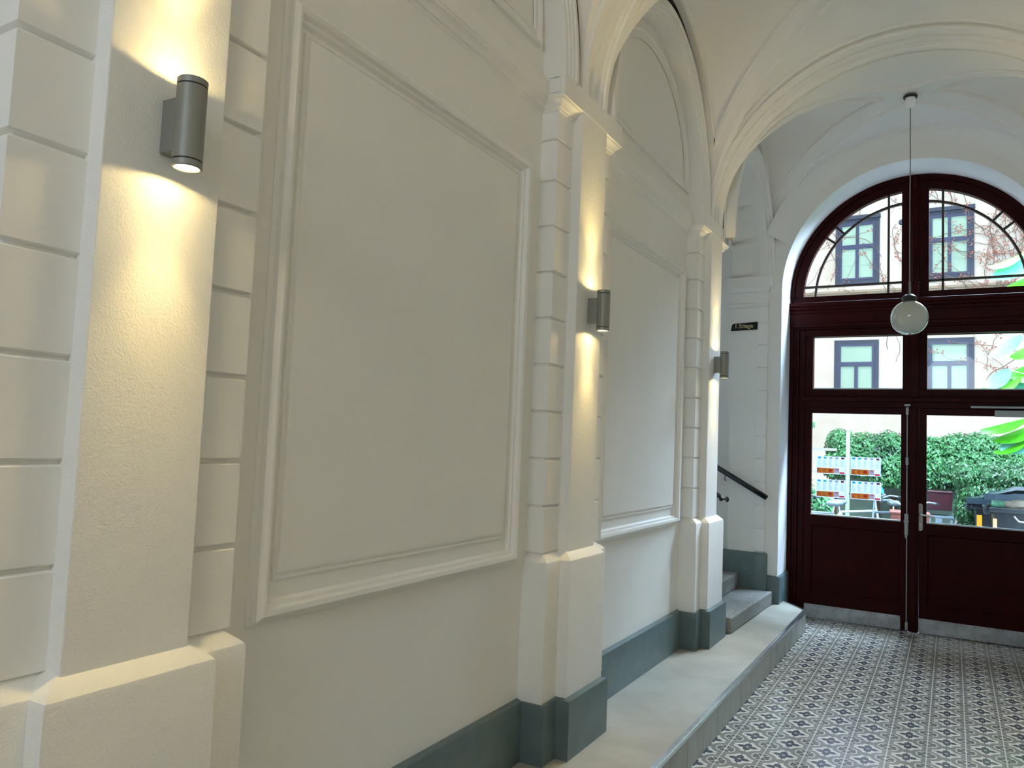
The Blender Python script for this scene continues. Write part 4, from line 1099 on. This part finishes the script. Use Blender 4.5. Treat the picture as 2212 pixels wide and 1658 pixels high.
bin_((0.235, 10.80, -0.02), 'black rubbish bin half hidden behind the nearer one, orange stripe at its corner', 1.2, 0.8, 1.04, 0.05, [(0.02, 0.075, 'stripe_o')])
def bag(loc, s, m_, label):
    mb = MB(); mb.lathe([(max(0.0, s[0] * sin(pi * i / 14) * (1 + 0.06 * sin(i * 2.3))), s[2] * -cos(pi * i / 14)) for i in range(15)], (0, 0, 0), 22)
    rr = random.Random(int(loc[0] * 1000)); mb.v = [(x * (1 + rr.uniform(-.06, .06)), y * s[1] / s[0] * (1 + rr.uniform(-.06, .06)), z * (1 + rr.uniform(-.08, .08))) for x, y, z in mb.v]
    o = mb.build('rubbish_bag', m_, smooth=80, fixn=False); o.location = loc; tag(o, label, 'bag', 'rubbish bags in the near bin')
bag((0.62, 9.98, 1.12), (0.17, 0.16, 0.095), M['bag'], 'crumpled beige rubbish bag bulging under the lid of the near bin')
bag((0.90, 9.98, 1.12), (0.17, 0.16, 0.10), M['bagwhite'], 'white rubbish bag bulging from the bin at the right edge')
bag((0.45, 9.95, 1.11), (0.08, 0.08, 0.07), M['baggreen'], 'small green plastic bag at the left corner of the near bin')

# maroon cabinet, pale stand and crimson case in the shade below the hedge
cb = empty('cabinet', (-0.14, 12.6, 0)); tag(cb, 'dark maroon cabinet on a pale stand in the shade under the hedge', 'cabinet')
mb = MB(); mb.box(-0.16, 0.14, -0.15, 0.15, 0.84, 1.10); mb.box(-0.17, 0.15, -0.16, 0.15, 1.08, 1.11); mb.build('cabinet_body', M['maroonbox'], cb, bevel=0.008)
mb = MB(); mb.box(-0.2, 0.2, -0.17, 0.15, 0.74, 0.765); mb.box(-0.15, -0.12, -0.16, -0.13, 0, 0.74); mb.box(0.12, 0.15, -0.16, -0.13, 0, 0.74); mb.box(-0.06, 0.02, -0.165, -0.14, 0.2, 0.74); mb.build('stand', M['saddle'], cb)
cs = empty('red_case', (0.13, 12.3, 0)); tag(cs, 'crimson hard case leaning beside the maroon cabinet', 'case')
mb = MB(); mb.prism([(-0.12, 0.0), (0.06, 0.0), (0.14, 0.75), (0.10, 0.98), (0.0, 0.92), (-0.06, 0.55)], -0.1, 0.1, fn=lambda u, v, w: (u, w, v)); mb.build('case_shell', M['redcase'], cs, bevel=0.03, seg=3)
mb = MB(); mb.tube([(-0.15, -0.12, 0.0), (-0.12, -0.12, 0.55), (-0.04, -0.12, 0.85), (0.02, -0.12, 1.0)], 0.02, 8); mb.build('case_handle', M['rodgrey'], cs, smooth=60)
mb = MB(); mb.box(0.10, 0.24, -0.05, 0.06, 0.05, 0.95); mb.build('case_side', M['bikeblack'], cs, bevel=0.02)
mb = MB(); mb.box(0.11, 0.15, -0.06, -0.05, 0.85, 0.92); mb.build('white_tag', M['bikewhite'], cs)

# large-leaved plant right of the door
bp_ = empty('large_leaf_plant', (0.95, 10.3, 0)); tag(bp_, 'plant with huge bright green leaves reaching in from the right outside', 'plant')
tr = MB(); tr.tube([(0.25, 0, 0), (0.2, 0.05, 1.2), (0.28, 0, 2.4), (0.22, 0, 4.2)], [0.03, 0.028, 0.024, 0.015], 8)
specs = [  # centre x, z, half length, half width, direction angle, tilt, material
    (-0.40, 3.86, 0.20, 0.09, 200, 25, 'bigleaf'), (-0.36, 3.76, 0.22, 0.06, 205, 75, 'tealleaf'), (-0.18, 3.62, 0.24, 0.08, 200, 40, 'bigleaf'),
    (-0.30, 3.50, 0.22, 0.08, 195, 30, 'bigleaf'), (-0.22, 3.46, 0.16, 0.05, 200, 70, 'tealleaf'), (-0.06, 3.95, 0.18, 0.10, 190, 35, 'tealleaf'),
    (-0.42, 2.86, 0.20, 0.05, 215, 60, 'tealleaf'), (-0.20, 2.84, 0.20, 0.10, 210, 30, 'bigleaf'), (-0.48, 2.42, 0.22, 0.10, 200, 30, 'bigleaf'), (-0.50, 2.50, 0.16, 0.06, 215, 60, 'tealleaf'),
    (-0.22, 2.58, 0.18, 0.09, 195, 40, 'bigleaf'), (-0.18, 2.46, 0.20, 0.10, 200, 60, 'tealleaf'), (-0.44, 1.96, 0.24, 0.06, 197, 30, 'bigleaf'), (-0.30, 1.88, 0.26, 0.06, 203, 40, 'bigleaf'),
    (-0.28, 1.79, 0.22, 0.07, 205, 60, 'tealleaf'), (-0.36, 1.74, 0.20, 0.05, 208, 35, 'bigleaf'), (-0.12, 1.83, 0.22, 0.08, 200, 35, 'bigleaf')]
for cx, cz, L, Wd, ang, tilt, mm in specs:
    Wd *= 1.35
    a = radians(ang); d = Vector((cos(a), 0.25, sin(a))).normalized(); sd = Vector((0, cos(radians(tilt)), sin(radians(tilt))))
    sd = (sd - sd.dot(d) * d).normalized(); nn = d.cross(sd); c0 = Vector((cx, 0, cz)); lf = MB(); n = 10; rows = []
    for i in range(n + 1):
        t_ = i / n; wd = Wd * (sin(pi * min(1, t_ * 0.93 + 0.05)) ** 0.65); mid = c0 + d * (L * (2 * t_ - 1)) + nn * (-0.12 * L * (2 * t_ - 1) ** 2)
        rows.append([lf.V(*(mid + sd * wd * 1.4 * q + nn * (0.25 * abs(q) * wd))) for q in (-1, -0.5, 0, 0.5, 1)])
    for A, B in zip(rows, rows[1:]):
        for q in range(4): lf.F(A[q], A[q + 1], B[q + 1], B[q])
    lf.build('leaf', M[mm], bp_, smooth=60, fixn=False)
    base = c0 - d * L; tr.tube([base, (base + Vector((0.22, 0, base.z - 0.3))) / 2 if False else (base.x * 0.5 + 0.12, 0, base.z - 0.08), (0.24, 0, max(0.3, base.z - 0.35))], 0.005, 5)
tr.build('stem', M['palepost'], bp_, smooth=60)
